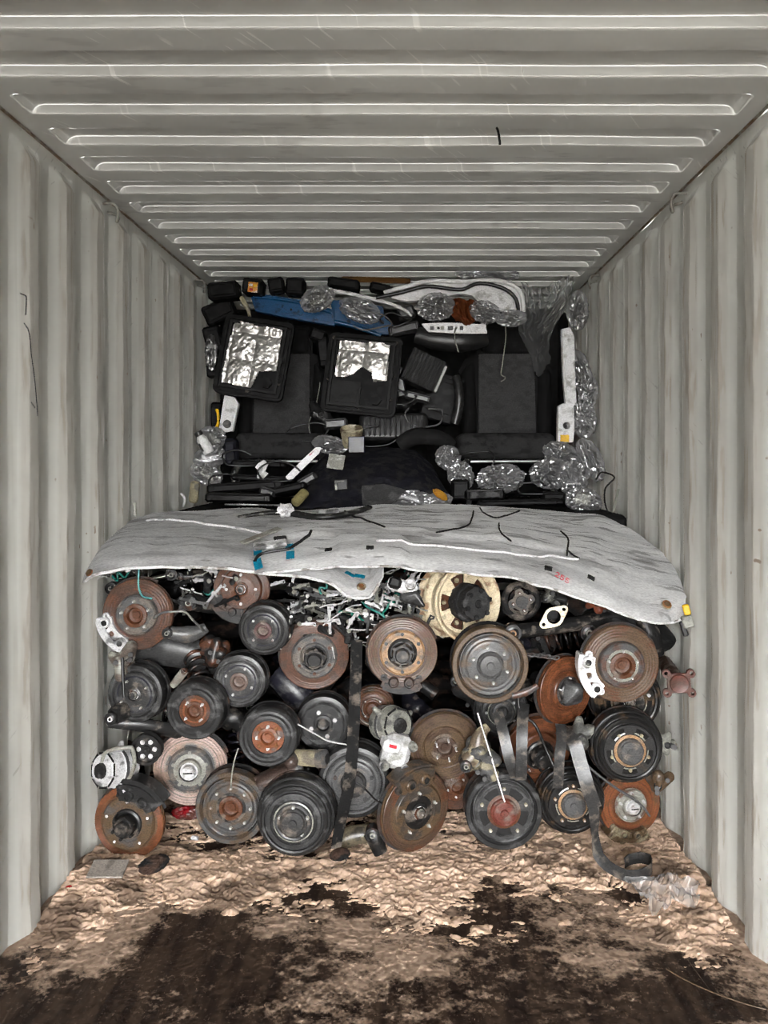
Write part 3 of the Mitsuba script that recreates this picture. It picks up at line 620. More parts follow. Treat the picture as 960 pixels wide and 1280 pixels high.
# light edge piping and folded seams
m = MB(); m.tube([left.at(u, 0)[0] + (0, -.004, -.004) for u in np.linspace(.02, .99, 90)], .0065, 'wht', 'dust', .25, n=6, sub=1); part(tl, 'edge_piping', m, 'matte')
m = MB(); m.tube([right.at(u, 0)[0] + (0, -.003, -.003) for u in np.linspace(.02, .99, 90)], .005, 'wht', 'dust', .25, n=6, sub=1); part(tp, 'edge_piping', m, 'matte')
m = MB(); m.tube(left.line([(183, 651), (215, 650), (255, 656), (300, 662), (330, 668)]), .005, 'wht', 'gry', .3, n=6, sub=1); part(tl, 'seam', m, 'matte', 'white folded seam')
m = MB(); m.tube(right.line([(470, 676), (540, 683), (620, 690), (690, 696), (722, 699)]), .005, 'wht', 'gry', .2, n=6, sub=1); part(tp, 'seam', m, 'matte', 'white folded seam')
for px, py, ro in ((409, 687, 0), (462, 685, 0), (686, 711, -8), (740, 723, -8)):
    m = MB(); m.box((.030, .030, .006), 'blk', M=right.frame(px, py, .0005, ro)); part(tp, 'square_hole', m, 'satin', 'black square clip hole')
for px, py, ro in ((319, 690, 8), (322, 705, 8), (362, 684, 5), (363, 695, 5)):
    m = MB(); m.box((.032, .048, .002), 'teal', M=right.frame(px, py, .002, ro), bev=.0005); part(tp, 'tape', m, 'satin', 'strip of teal tape')
for px, py, ro in ((437, 720, 8), (450, 723, 8)):
    m = MB(); m.box((.040, .018, .003), 'teal', M=left.frame(px, py, .006, -ro), bev=.0005); part(tl, 'tape', m, 'satin', 'strip of teal tape')
m = MB(); m.lathe([(.018, -.002, 'lgr'), (.017, .004, 'beige'), (.010, .006, 'beige'), (.010, .002, 'tan'), (0, .002, 'tan')], 16, left.frame(452, 734, .002), 'rust', .4); part(tl, 'clip', m, 'satin')
m = MB(); m.lathe([(.020, -.002, 'lgr'), (.018, .005, 'beige'), (.012, .007, 'tan'), (.010, .002, 'brn'), (0, .002, 'brn')], 16, right.frame(832, 757, .002), 'rust', .4); part(tp, 'clip', m, 'satin')
m = MB(); m.lathe([(.015, -.002, 'beige'), (.014, .004, 'tan'), (0, .004, 'brn')], 16, left.frame(112, 716, .002), 'rust', .4); part(tl, 'clip', m, 'satin')
m = MB(); x0 = right.frame(692, 719, .0015, -9)
txt = meshkit.text_mesh('255', .024, .0015); txt.apply_translation([0, 0, 0]); m.add(txt, (.85, .25, .33), 'wht', .35, x0, smooth=0); part(tp, 'marking', m, 'matte', 'red handwritten 255')
# taped wiring strip and wires lying on the right panel
t = thing('wiring_strip', 'black cable with silver connectors taped along the left end of the upper panel', 'wiring')
m = MB(); m.tube(right.line([(305, 700), (330, 694), (362, 688), (372, 680), (388, 664)], .006), .006, 'blk', n=6, sub=1); part(t, 'cable', m, 'satin')
m = MB(); m.box((.13, .05, .018), 'slv', 'blk', .45, right.frame(337, 684, .012, 12)); m.box((.05, .03, .012), 'blk', M=right.frame(350, 678, .02, 12)); part(t, 'connector', m, 'satin', 'silver connector plate')
t = single('steel_bracket', 'flat silver bracket lying across both panels beside the teal tape', 'bracket', MB().box((.035, .20, .008), 'lgr', 'dust', .5, right.frame(322, 672, .012, -38)), 'satin')
m = MB()
for pts in (((432, 640), (455, 650), (480, 660)), ((590, 640), (588, 655), (560, 664), (545, 668)), ((624, 655), (628, 668), (640, 675)), ((702, 665), (710, 680), (709, 695)), ((709, 690), (718, 694), (724, 700)), ((600, 636), (620, 648), (650, 640))):
    key = single('black_wire', 'thin black wire lying on the pale upper panel', 'wire', MB().tube(right.line(pts, .004), .0035, 'blk', n=6, sub=1), 'satin', 'wires on the panel')
key = single('black_trim_strip', 'long black plastic strip lying across the back of both panels', 'trim strip', MB().tube([W(298, 652, 3.45) + (0, 0, .02), W(350, 646, 3.45) + (0, 0, .02), W(400, 652, 3.35) + (0, 0, .02), W(462, 638, 3.5) + (0, 0, .015)], [.008, .014, .014, .01], 'blk', 'lgr', .15, n=6, flat=1.8), 'satin')
key = single('crumpled_wrapper', 'crumpled white wrapper lying on the panels beside the black strip', 'wrapper', MB().add((lambda q: trimesh.Trimesh(q.vertices * [.035, .03, .03] * (1 + .15 * np.random.default_rng(3).normal(size=(len(q.vertices), 1))), q.faces))(trimesh.creation.icosphere(2)), 'slv', 'wht', .5, frame(W(357, 645, 3.42) + (0, 0, .025)), smooth=0), 'satin')
key = single('connector_scrap', 'small torn silver and black connector scrap behind the black strip', 'connector', MB().box((.09, .04, .02), 'slv', 'blk', .5, right.frame(412, 645, .015, 10)), 'satin')

# ------------------------------------------------------------------ suspension parts packed between the drums
def bush(m, M, r, L, c='blk', core='lgr'):
    m.lathe([(0, -L / 2, c), (r, -L / 2, c), (r, L / 2, c), (r * .72, L / 2, c), (r * .70, L / 2 - .006, 'dk'), (r * .42, L / 2 - .004, 'dk'), (r * .40, L / 2 + .006, core), (r * .22, L / 2 + .006, core), (r * .20, L / 2 - .004, 'blk'), (0, L / 2 - .004, 'blk')], 18, M, 'rust', .2)

def arm(label, pts, rad, c='dk', d='dust', amt=.3, bushes=(0, -1), br=1.5, flat=1.4, group=None, cat='suspension arm', name='suspension_arm', mat='satin', core='lgr', bl=.045):
    t = thing(name, label, cat, group)
    P = [W(*p) for p in pts]
    m = MB(); m.tube(P, rad, c, d, amt, n=10, flat=flat, up=(0, -1, 0)); part(t, 'beam', m, mat)
    for b in bushes:
        m = MB(); bush(m, frame(P[b] + (0, -.004, 0)), np.atleast_1d(rad)[b] * br, bl, core=core); part(t, 'bushing', m, 'satin')
    return t

def shock(label, a, b, r=.026, c='blk', group=None, d='dust', amt=.3):
    t = thing('shock_absorber', label, 'shock absorber', group)
    a, b = W(*a), W(*b); L = np.linalg.norm(b - a); M = frame(a, b - a)
    m = MB(); m.lathe([(0, .02, c), (r, .02, c), (r, L * .58, c), (r * .9, L * .6, c), (r * .35, L * .6, c)], 16, M, d, amt); part(t, 'body', m, 'satin')
    m = MB(); m.lathe([(r * .35, L * .6, 'lgr'), (r * .35, L * .97, 'lgr')], 10, M); part(t, 'rod', m, 'metal')
    for e in (a, b):
        m = MB(); bush(m, frame(e, (0.1, -1, 0)), r * .85, .035); part(t, 'eyelet', m, 'satin')
    return t

def spring(label, a, b, R=.045, turns=6, r=.007, c='blk', group=None):
    a, b = W(*a), W(*b); L = np.linalg.norm(b - a); M = frame(a, b - a)
    th = np.linspace(0, turns * 2 * PI, turns * 16)
    pts = np.stack([R * np.cos(th), R * np.sin(th), th / th[-1] * L], 1)
    return single('coil_spring', label, 'coil spring', MB().tube(pts, r, c, 'rust', .3, n=6, sub=1, M=M), 'satin', group)

def knuckle(label, p, size, seed, c='gry', d='drk', amt=.4, name='steering_knuckle', cat='steering knuckle', mat='satin', group=None, bolts=3, bc='gry'):
    g = np.random.default_rng(seed)
    t = thing(name, label, cat, group); M = frame(W(*p), (g.uniform(-.3, .3), -1, g.uniform(-.2, .4)), g.uniform(0, 6))
    man = None
    for k in range(4):
        q = [(g.uniform(-1, 1, 3) * size * [.5, .5, .3], size * g.uniform(.14, .24)) for _ in range(2)] + [((0, 0, 0), size * .25)]
        h = hull(q, 10); man = h if man is None else man + h
    m = MB(); m.add(tm(man), c, d, amt, M); part(t, 'casting', m, mat)
    for k in range(bolts):
        m = MB(); x, y = g.uniform(-.35, .35, 2) * size; hexnut(m, M, x, y, .2 * size, .010, .03, bc, 'drk', .2); part(t, 'bolt', m, 'dull')
    m = MB(); m.lathe([(.16 * size, .1 * size, c), (.16 * size, .34 * size, c), (.12 * size, .36 * size, 'dk'), (.1 * size, .30 * size, 'blk'), (0, .30 * size, 'blk')], 16, M, d, amt); part(t, 'boss', m, mat)
    return t

def wire(label, pts, r=.003, c='lgr', mat='satin', name='wire', cat='wire', group=None, n=6, d=None, amt=0.):
    return single(name, label, cat, MB().tube([W(*p) for p in pts], r, c, d, amt, n=n), mat, group)

arm('black suspension arm with a rubber bush, right of the top left rust disc', [(238, 752, 3.14), (262, 757, 3.2), (292, 760, 3.3)], [.026, .024, .02], c='blk', bushes=(0,), br=1.25)
arm('grey suspension arm with a white bush eye under the rust disc', [(211, 790, 3.08), (235, 793, 3.1), (258, 784, 3.12)], [.022, .030, .018], c='gry', bushes=(0,), br=.95, flat=1.2)
wire('grey brake hose arching from the rust disc at the top left', [(192, 773, 3.04), (208, 765, 3.03), (228, 764, 3.04), (242, 776, 3.06), (256, 790, 3.1)], .005, 'gry', name='brake_hose', cat='brake hose', d='lgr', amt=.4)
arm('broad dark suspension arm below the rust disc at the top left', [(170, 822, 3.2), (200, 810, 3.2), (240, 818, 3.2), (275, 835, 3.22)], [.03, .052, .045, .03], c='chr', d='gry', bushes=(-1,), flat=1.5)
arm('small silver bracket above the orange centred drum', [(215, 858, 3.05), (225, 846, 3.05), (231, 838, 3.05)], [.009, .013, .012], c='lgr', bushes=(-1,), br=1.0, name='steel_bracket', cat='bracket', core='blk', bl=.02)
spring('black coil spring strut above the orange centred drum', (250, 850, 3.1), (242, 815, 3.2), R=.040, turns=4)
knuckle('dark casting between the rusty bore drum and the coil spring', (268, 822, 3.2), .14, 4, 'dk', 'rust')
knuckle('silver stained steering knuckle below the caliper at the left wall', (160, 826, 3.1), .10, 9, 'lgr', 'drk')
wire('dark bolt rod standing over the black drum at the left wall', [(153, 822, 2.99), (154, 850, 2.98), (155, 872, 2.97)], .006, 'dk', name='bolt_rod', cat='rod')
arm('dark axle tube lying under the black drum at the left wall', [(135, 905, 3.06), (165, 905, 3.08), (200, 910, 3.12), (235, 918, 3.2)], [.012, .02, .022, .022], c='dk', bushes=(), name='axle_tube', cat='axle tube')
arm('black arm with a white bush eye at the bottom left of the black drum', [(141, 896, 3.02), (152, 890, 3.06), (170, 888, 3.12)], [.024, .03, .03], c='dk', bushes=(0,), br=1.0, core='wht')
arm('broad dark grey arm between two black drums in the middle', [(345, 842, 3.26), (372, 868, 3.24), (398, 894, 3.26)], [.04, .048, .036], c='navy', d='gry', bushes=(-1,), flat=1.3)
t = thing('starter_motor', 'silver cylinder of a starter motor between the cross drum and strap drum', 'starter motor')
m = MB(); M = frame(W(398, 948, 3.04), (.9, -.35, .1)); m.lathe([(0, -.13, 'lgr'), (.030, -.13, 'lgr'), (.032, -.12, 'lgr'), (.032, .0, 'beige'), (.036, .0, 'gry'), (.036, .03, 'gry'), (.02, .04, 'gry'), (0, .04, 'dk')], 24, M, 'dust', .4); part(t, 'body', m, 'satin')
m = MB(); m.add(tm(hull([((-.04, 0, -.1), .03), ((.02, .01, -.14), .03), ((0, .04, -.16), .02)])), 'gry', 'drk', .5, M); part(t, 'nose', m, 'satin')
knuckle('grey oily casting below the orange cross drum', (348, 968, 3.1), .15, 12, 'gry', 'drk', .5)
def alternator(label, p, size, yaw, c='lgr', seed=0):
    t = thing('alternator', label, 'alternator'); M = frame(W(*p), facing(yaw, 10), seed)
    m = MB(); m.lathe([(0, -.5, c), (.40, -.5, c), (.46, -.42, c), (.48, -.1, c), (.50, -.08, 'gry'), (.50, .02, 'gry'), (.48, .04, c), (.46, .3, c), (.38, .4, c), (.2, .42, c), (.18, .5, 'dk'), (0, .5, 'dk')], 24, M @ np.diag([size, size, size, 1]), 'gry', .3); part(t, 'housing', m, 'satin')
    for k in range(8):
        m = MB(); m.box((.06 * size, .30 * size, .02 * size), 'dk', M=M @ rotz(45 * k) @ tr(.42 * size, 0, .36 * size)); part(t, 'vent', m, 'matte')
    for k in range(3):
        m = MB(); m.add(tm(hull([((0, 0, 0), .1 * size), ((.18 * size, 0, 0), .07 * size)], 10)), c, 'gry', .3, M @ rotz(120 * k + 20) @ tr(.5 * size, 0, 0)); part(t, 'lug', m, 'satin')
alternator('silver alternator at the left wall beside the small pulley', (143, 960, 3.04), .15, -30, c='slv', seed=1)
wire('silver pipe bent over the alternator at the left wall', [(128, 960, 3.0), (130, 943, 2.99), (150, 935, 2.99), (164, 934, 3.0), (168, 950, 3.0), (160, 975, 3.0)], .008, 'lgr', name='metal_pipe', cat='pipe', d='dust', amt=.3)
alternator('silver alternator right of the hanging strap', (489, 905, 3.12), .15, 35, seed=2)
t = thing('aluminium_housing', 'white aluminium housing with a red mark right of the strap', 'housing'); M = frame(W(495, 938, 3.04), facing(10, 5), -.3)
m = MB(); m.add(rbox(.11, .13, .08, .02), 'slv', 'lgr', .3, M, smooth=20); m.add(rbox(.07, .05, .10, .01), 'wht', 'lgr', .3, M @ tr(-.03, .02, .01), smooth=20); part(t, 'casting', m, 'satin')
m = MB(); m.box((.03, .012, .002), (.8, .25, .3), 'wht', .3, M @ tr(-.03, .025, .061), bev=.0005); part(t, 'paint_mark', m, 'matte', 'red paint mark')
for k, (x, y) in enumerate(((.045, -.05), (.05, .04), (-.04, -.055))):
    m = MB(); m.lathe([(.018, .03, 'slv'), (.018, .06, 'slv'), (.008, .06, 'dk'), (0, .05, 'blk')], 12, M @ tr(x, y, 0), 'lgr', .3); part(t, 'boss', m, 'satin')
arm('thick grey shock tube lying on the sawdust behind the strap drum', [(425, 1050, 3.06), (455, 1042, 3.06), (492, 1036, 3.1)], [.04, .036, .025], c=(.42, .38, .32), d='dk', bushes=(), flat=1.0, name='shock_absorber', cat='shock absorber')
arm('black rubber bush bracket on the sawdust left of the turned disc', [(466, 1040, 3.0), (470, 1052, 2.99), (476, 1066, 2.99)], [.028, .022, .02], c='blk', bushes=(0,), br=1.0)
knuckle('pale dusty knuckle casting hanging at the right of the five stud disc', (596, 950, 3.0), .15, 71, 'gry', 'beige', .45)
arm('pale bent lever at the right of the five stud disc', [(610, 908, 3.0), (600, 920, 2.99), (596, 940, 2.98), (582, 955, 2.97)], [.012, .022, .028, .026], c='beige', d='drk', amt=.5, bushes=(-1,), br=.9, name='steering_knuckle', cat='steering knuckle')
arm('rusty lever between the pan drum and the sideways disc', [(640, 870, 3.0), (655, 866, 3.0), (672, 857, 3.0)], [.008, .012, .008], c='gry', d='rust', amt=.4, bushes=(), name='lever', cat='lever')
t = thing('chain', 'short oily chain lying between the pan drum and the sideways disc', 'chain')
for k in range(8):
    p = W(660 + 5 * k, 818 + .6 * k, 3.02); m = MB()
    th = np.linspace(0, 2 * PI, 13); m.tube(np.stack([.013 * np.cos(th), .007 * np.sin(th), th * 0], 1), .003, 'gry', 'drk', .4, n=5, sub=1, M=frame(p, (0, -1, .5) if k % 2 else (0, -.5, 1), .1, (0.1, 0, 1) if not k % 2 else (0, 0, 1))); part(t, 'link', m, 'satin')
arm('black axle tube with a rubber bush end, right of the cream wheel', [(640, 790, 3.06), (690, 784, 3.1), (760, 772, 3.16)], [.030, .030, .032], c='blk', bushes=(0,), br=1.15, flat=1.0, name='axle_tube', cat='axle tube', core='tan')
t = thing('exhaust_flange', 'cream edged oval exhaust flange with two bolt holes, right of the cream wheel', 'flange'); M = frame(W(692, 771, 3.04), facing(-5, 5), .65)
P = union_all([Point(0, 0).buffer(.038), Point(.05, 0).buffer(.016), Point(-.05, 0).buffer(.016)]).convex_hull.difference(Point(0, 0).buffer(.027)).difference(Point(.05, 0).buffer(.007)).difference(Point(-.05, 0).buffer(.007))
m = MB(); m.poly(P, .010, 'cream', 'tan', .4, M); part(t, 'plate', m, 'satin')
m = MB(); m.lathe([(.030, -.09, 'dk'), (.030, 0, 'dk'), (.026, 0, 'jet'), (.026, -.08, 'jet'), (0, -.08, 'jet')], 20, M, 'rust', 0); part(t, 'pipe', m, 'dull')
arm('large black arm behind the big upper right disc', [(735, 790, 3.12), (770, 780, 3.16), (805, 785, 3.16), (835, 805, 3.2)], [.03, .045, .04, .03], c='blk', d='chr', bushes=(0,), br=1.2)
arm('black flat bar leaning at the upper right beside the wall', [(800, 765, 3.08), (812, 790, 3.08), (822, 818, 3.1)], [.022, .03, .022], c='blk', bushes=(), flat=1.3, name='flat_bar', cat='bar')
knuckle('black casting under the upper right corner of the pale panel', (755, 770, 3.2), .16, 21, 'blk', 'gry', .3)
knuckle('rust red casting peeking under the pale panel', (745, 752, 3.1), .08, 22, (.45, .25, .2), 'drk', .3, bolts=1)
knuckle('small black casting with a bright bolt under the panel beside the cream wheel', (690, 745, 3.14), .09, 23, 'dk', 'lgr', .3, bolts=2)
t = thing('axle_flange', 'square rust red axle flange with four bolt eyes at the right wall', 'flange'); M = frame(W(848, 853, 2.90), facing(-8, 0), .05)
P = union_all([sbox(-.042, -.036, .042, .036)] + [Point(x * .044, y * .036).buffer(.016) for x in (-1, 1) for y in (-1, 1)])
for x in (-1, 1):
    for y in (-1, 1): P = P.difference(Point(x * .046, y * .038).buffer(.007))
m = MB(); m.poly(P, .016, (.36, .21, .18), 'drk', .4, M); m.lathe([(.036, .016, (.36, .21, .18)), (.033, .022, (.36, .21, .18)), (.02, .020, (.40, .22, .19)), (0, .020, (.40, .22, .19))], 24, M, 'drk', .3); part(t, 'plate', m, 'satin')
m = MB(); m.lathe([(.03, 0, 'drk'), (.03, -.28, 'drk'), (0, -.28, 'drk')], 16, M); part(t, 'shaft', m, 'satin')
t = thing('wrapped_plug', 'yellow plug with a grey connector hanging at the right corner of the pale panel', 'connector'); M = frame(W(858, 762, 2.96), facing(-10, 0), .3)
m = MB(); m.box((.025, .04, .02), 'yel', 'dk', .2, M); part(t, 'plug', m, 'satin', 'yellow plug')
m = MB(); m.box((.04, .045, .03), 'lgr', 'dk', .35, M @ tr(-.01, -.045, 0)); m.box((.02, .06, .02), 'blk', M=M @ tr(-.03, -.07, -.01)); part(t, 'connector', m, 'satin')
knuckle('silver aluminium bracket between the strapped disc and the spotted drum', (722, 918, 3.06), .12, 31, 'lgr', 'chr', .5, 'aluminium_bracket', 'bracket')
knuckle('pale aluminium lug at the right wall beside the spotted drum', (832, 930, 3.08), .08, 33, 'lgr', 'gry', .4, 'aluminium_bracket', 'bracket', bolts=2)
knuckle('brown rusty lump between the spotted drum and the lower right disc', (822, 982, 3.1), .10, 34, 'brn', 'gry', .4)
wire('thin white rod leaning from the pan drum down to the slotted drum', [(597, 891, 2.97), (612, 940, 2.95), (631, 1003, 2.90)], .0032, 'wht', name='thin_rod', cat='rod')
wire('thin silver wire hanging between the orange cross drum and the grey drum', [(298, 935, 2.97), (292, 955, 2.96), (289, 985, 2.98)], .003, 'lgr')
wire('dark cable running from the rusty lever down to the sideways disc', [(648, 872, 3.0), (650, 890, 2.99), (668, 905, 2.98), (684, 940, 2.93), (694, 962, 2.91)], .006, 'blk', name='cable', cat='cable')
wire('grey twin cable curling over the lower right disc', [(718, 940, 3.0), (740, 962, 2.97), (770, 985, 2.96), (800, 1005, 2.96), (812, 1020, 2.97)], .005, 'gry', name='cable', cat='cable')
wire('thin dark wire across the strap drum', [(442, 977, 2.9), (455, 985, 2.9), (470, 1000, 2.93), (478, 1004, 2.95)], .003, 'blk')
wire('thin pale wire across the drum with two white bolts', [(372, 905, 3.0), (395, 918, 2.98), (410, 926, 2.97), (437, 931, 2.95)], .003, 'slv')
wire('teal and white twisted wire hanging over the rust disc at the top left', [(174, 710, 3.0), (173, 730, 2.99), (178, 745, 3.0), (190, 748, 3.02)], .004, (.35, .6, .6))

# ------------------------------------------------------------------ what lies deeper in the pile: axles across the container, loose arms between them
g = np.random.default_rng(5)
def axle(x0, x1, y, z, rr, k, row):
    t = thing('rear_axle', f'dark greasy rear axle deep in the pile, {["lowest", "second", "third", "topmost"][k]} level, {["first", "second", "third", "fourth"][row]} behind the drums', 'axle', 'axles deep in the pile')
    M = frame((x0, y, z), (1, 0, 0), 0, (0, -1, 0)); L = x1 - x0; c = K['blk'] if k % 3 else K['dk']
    m = MB(); m.lathe([(0, .02, c), (.045, .02, c), (.045, L * .40, c), (.09, L * .44, c), (.13, L * .48, c), (.13, L * .54, c), (.09, L * .58, c), (.045, L * .62, c), (.045, L - .02, c), (0, L - .02, c)], 18, M, 'drk', .35); part(t, 'beam', m, 'matte')
    for e in (0, 1):
        m = MB(); m.lathe([(0, -.04, c), (rr * .9, -.04, c), (rr, -.02, c), (rr, .06, c), (rr * .6, .07, c), (0, .07, c)], 28, M @ tr(0, 0, e * L), 'drk', .35); part(t, 'drum', m, 'matte')
for r_, yy in enumerate((3.90, 4.20, 4.50, 4.80)):
    for k, zz in enumerate((.145, .425, .705, .985)):
        pass
        axle(XL + .12 + .02 * (k % 2), XR - .12 - .03 * (r_ % 2), yy, zz, .138, k, r_)

WHEELS = [(172, 768, 'top left disc'), (302, 736, 'small rust disc'), (329, 788, 'four stud drum'), (393, 820, 'grey ringed disc'), (503, 816, 'bronze ringed disc'), (586, 753, 'cream wheel'), (613, 832, 'pan drum'),
          (776, 830, 'white caliper disc'), (168, 868, 'left wall drum'), (299, 852, 'rusty bore drum'), (243, 889, 'orange centred drum'), (335, 922, 'orange cross drum'), (404, 905, 'white bolted drum'), (466, 886, 'small brown drum'),
          (556, 934, 'five stud disc'), (708, 863, 'sideways orange disc'), (238, 961, 'pinkish disc'), (442, 979, 'strap drum'), (672, 940, 'strapped orange disc'), (787, 938, 'spotted drum'), (161, 1028, 'lowest left disc'),
          (288, 1011, 'eight bolt drum'), (367, 1027, 'largest ribbed drum'), (521, 1014, 'turned brown disc'), (630, 1015, 'slotted drum'), (716, 1005, 'glossy drum'), (788, 1006, 'lower right disc')]
def filler(px, py, Y, k):
    d_ = sorted((math.hypot(px - a, py - b), n) for a, b, n in WHEELS)
    lab = {'arm': 'dark greasy suspension arm deep behind the ' + d_[0][1] + ' and ' + d_[1][1], 'tube': 'dark greasy tube deep behind the ' + d_[0][1] + ' and ' + d_[1][1], 'shock': 'black shock absorber deep behind the ' + d_[0][1] + ' and ' + d_[1][1],
           'spring': 'black coil spring deep behind the ' + d_[0][1] + ' and ' + d_[1][1], 'lump': 'dark greasy casting deep behind the ' + d_[0][1] + ' and ' + d_[1][1]}
    kind = ['arm', 'lump', 'arm', 'tube', 'shock', 'lump', 'spring'][k % 7]
    a = g.uniform(0, 2 * PI); L = g.uniform(40, 62); dx, dy = L * math.cos(a), L * math.sin(a); c = ['blk', 'dk', 'blk', 'navy', 'chr'][k % 5]
    grp = {'arm': 'arms deep in the pile', 'tube': 'tubes deep in the pile', 'shock': 'shock absorbers deep in the pile', 'spring': 'springs deep in the pile', 'lump': 'castings deep in the pile'}[kind]
    cl = lambda x, y: (min(max(x, 150), 812), min(max(y, 735), 992))
    A, B = cl(px - dx / 2, py - dy / 2), cl(px + dx / 2, py + dy / 2); mid = cl(px + g.uniform(-12, 12), py + g.uniform(-12, 12))
    if kind == 'arm': arm(lab[kind], [(*A, Y), (*mid, Y), (*B, Y + .05)], [.022, g.uniform(.03, .045), .02], c=c, d=['dust', 'drk'][k % 2], amt=.25, bushes=(0, -1), br=1.3, group=grp)
    elif kind == 'tube': arm(lab[kind], [(*A, Y), (*B, Y + .06)], [.03, .03], c=c, d='drk', amt=.3, bushes=(), flat=1.0, group=grp, name='axle_tube', cat='tube')
    elif kind == 'shock': shock(lab[kind], (*A, Y), (*B, Y + .05), .028, c, grp)
    elif kind == 'spring': spring(lab[kind], (*A, Y), (*B, Y + .03), .05, 5, .008, c, grp)
    else: knuckle(lab[kind], (px, py, Y + .04), g.uniform(.14, .2), int(g.integers(1e6)), c, 'drk', .3, 'casting', 'casting', 'matte', grp, bolts=2, bc='gry')
k = 0
for Yl, st in ((3.44, 62), (3.62, 72)):
    for py in np.arange(748, 992, st):
        for px in np.arange(160, 815, st):
            filler(px + g.uniform(-18, 18), py + g.uniform(-14, 14), Yl + g.uniform(-.05, .05), k); k += 1

shock('black shock absorber under the grey panel at the left wall', (140, 735, 3.28), (215, 718, 3.36), .03)
shock('black shock absorber under the grey panel above the small rust disc', (225, 722, 3.40), (285, 716, 3.44), .028)
knuckle('black casting under the grey panel at the left wall', (200, 735, 3.42), .16, 88, 'jet', 'dk', .3, 'casting', 'casting', 'dull')
# the tangle of small bright brackets and connectors under the panels
def clip_piece(px, py, Y, k):
    kind = (k % 6 if k % 6 < 5 or k % 18 == 5 else 0); s = g.uniform(.6, 1.15); M = frame(W(px, py, Y), (g.uniform(-.6, .6), -1, g.uniform(-.5, .8)), g.uniform(-.5, .5) + (0 if g.random() < .7 else 1.3))
    m = MB(); sc_ = [('slv', 'silver'), ('lgr', 'grey'), ('wht', 'white'), ('gry', 'dark grey'), ('blk', 'black'), ('slv', 'silver'), ('dk', 'black')][int(g.integers(7))]; shiny = sc_[0]; nw = sorted((math.hypot(px - a_, py - b_), n_) for a_, b_, n_ in WHEELS)[0][1]
    if kind in (0, 3):
        P = Polygon([(-.06 * s, -.006), (.03 * s, -.006), (.035 * s, -.018 * s), (.05 * s, -.018 * s), (.05 * s, .008 * s), (.0, .006), (-.005, .015 * s), (-.018 * s, .015 * s), (-.022 * s, .005), (-.06 * s, .005)]).difference(Point(.040 * s, -.004).buffer(.004))
        m.poly(P, .004, shiny, 'blk', .25, M); m.box((.008, .03 * s, .02), shiny, 'blk', .2, M @ tr(-.01, 0, -.01)); nm, lab, mat = 'metal_bracket', f'small {sc_[1]} metal bracket in the tangle near the {nw}', 'metal' if k % 4 == 0 else 'satin'
    elif kind == 1:
        m.box((.035 * s, .022 * s, .02), 'blk', M=M); m.box((.012, .016 * s, .024), 'wht' if k % 4 else 'slv', M=M @ tr(.02 * s, 0, 0)); m.box((.02 * s, .006, .022), 'lgr', M=M @ tr(0, .006, .001)); nm, lab, mat = 'plug_connector', f'small black and {"white" if k % 4 else "silver"} plug connector in the tangle near the {nw}', 'satin'
    elif kind == 2:
        m.tube(np.stack([np.linspace(-.09, .09, 5) * s, g.uniform(-.012, .012, 5), g.uniform(-.01, .01, 5)], 1), .0032, ['slv', 'wht', 'lgr', 'slv'][k % 4], n=6, M=M); nm, lab, mat = 'linkage_rod', f'thin {["silver", "white", "grey", "silver"][k % 4]} linkage rod in the tangle near the {nw}', 'satin'
    elif kind == 4:
        m.box((.07 * s, .026 * s, .03), 'blk', 'chr', .3, M); m.box((.03 * s, .032 * s, .02), 'dk', M=M @ tr(.01, 0, .008)); m.cyl((.02 * s, 0, .015), (.02 * s, 0, .024), .009, 'lgr', M=M); nm, lab, mat = 'black_actuator', f'small black actuator box in the tangle near the {nw}', 'satin'
    else:
        m.tube(np.stack([np.linspace(-.06, .06, 6) * s, g.uniform(-.02, .02, 6), g.uniform(-.01, .01, 6)], 1), .0045, ['green', (.05, .36, .32), 'green', (.2, .45, .42)][(k // 6) % 4], n=6, M=M); m.box((.022, .014, .014), ['green', 'wht'][k % 2], M=M @ tr(.05 * s, 0, 0)); nm, lab, mat = 'green_wire', f'green wire with a {["green", "white"][k % 2]} plug in the tangle near the {nw}', 'satin'
    single(nm, lab, nm.split('_')[-1] if nm != 'plug_connector' else 'connector', m, mat, 'small parts in the tangle')
k = 0
for x0, x1, y0, y1, n in ((345, 535, 728, 800, 150), (222, 300, 712, 760, 30), (470, 530, 705, 760, 22), (120, 175, 708, 735, 10), (395, 470, 770, 810, 20)):
    for i in range(n):
        clip_piece(g.uniform(x0, x1), g.uniform(y0, y1), g.uniform(3.08, 3.32), k); k += 1
k = 5
for i in range(14): clip_piece(g.uniform(440, 530), g.uniform(735, 790), g.uniform(3.06, 3.12), k); k += 6
t = thing('lamp_holder', 'torn white and black plastic lamp holder left of the cream wheel', 'lamp holder'); M = frame(W(503, 733, 3.05), facing(0, 20), -.3)
m = MB(); m.add(rbox(.12, .05, .05, .012), 'wht', 'lgr', .3, M, smooth=20); m.add(rbox(.05, .045, .06, .01), 'blk', M=M @ tr(-.03, .0, .01), smooth=20); part(t, 'body', m, 'satin')
m = MB(); m.lathe([(.022, 0, 'lgr'), (.022, .04, 'lgr'), (.015, .045, 'slv'), (0, .04, 'slv')], 16, M @ tr(.03, .01, .02)); part(t, 'socket', m, 'satin')
m = MB(); m.add(tm(hull([((.02, -.04, 0), .02), ((.10, -.05, .02), .008), ((.06, -.02, .02), .016)])), 'dk', 'gry', .4, M); part(t, 'flap', m, 'satin')

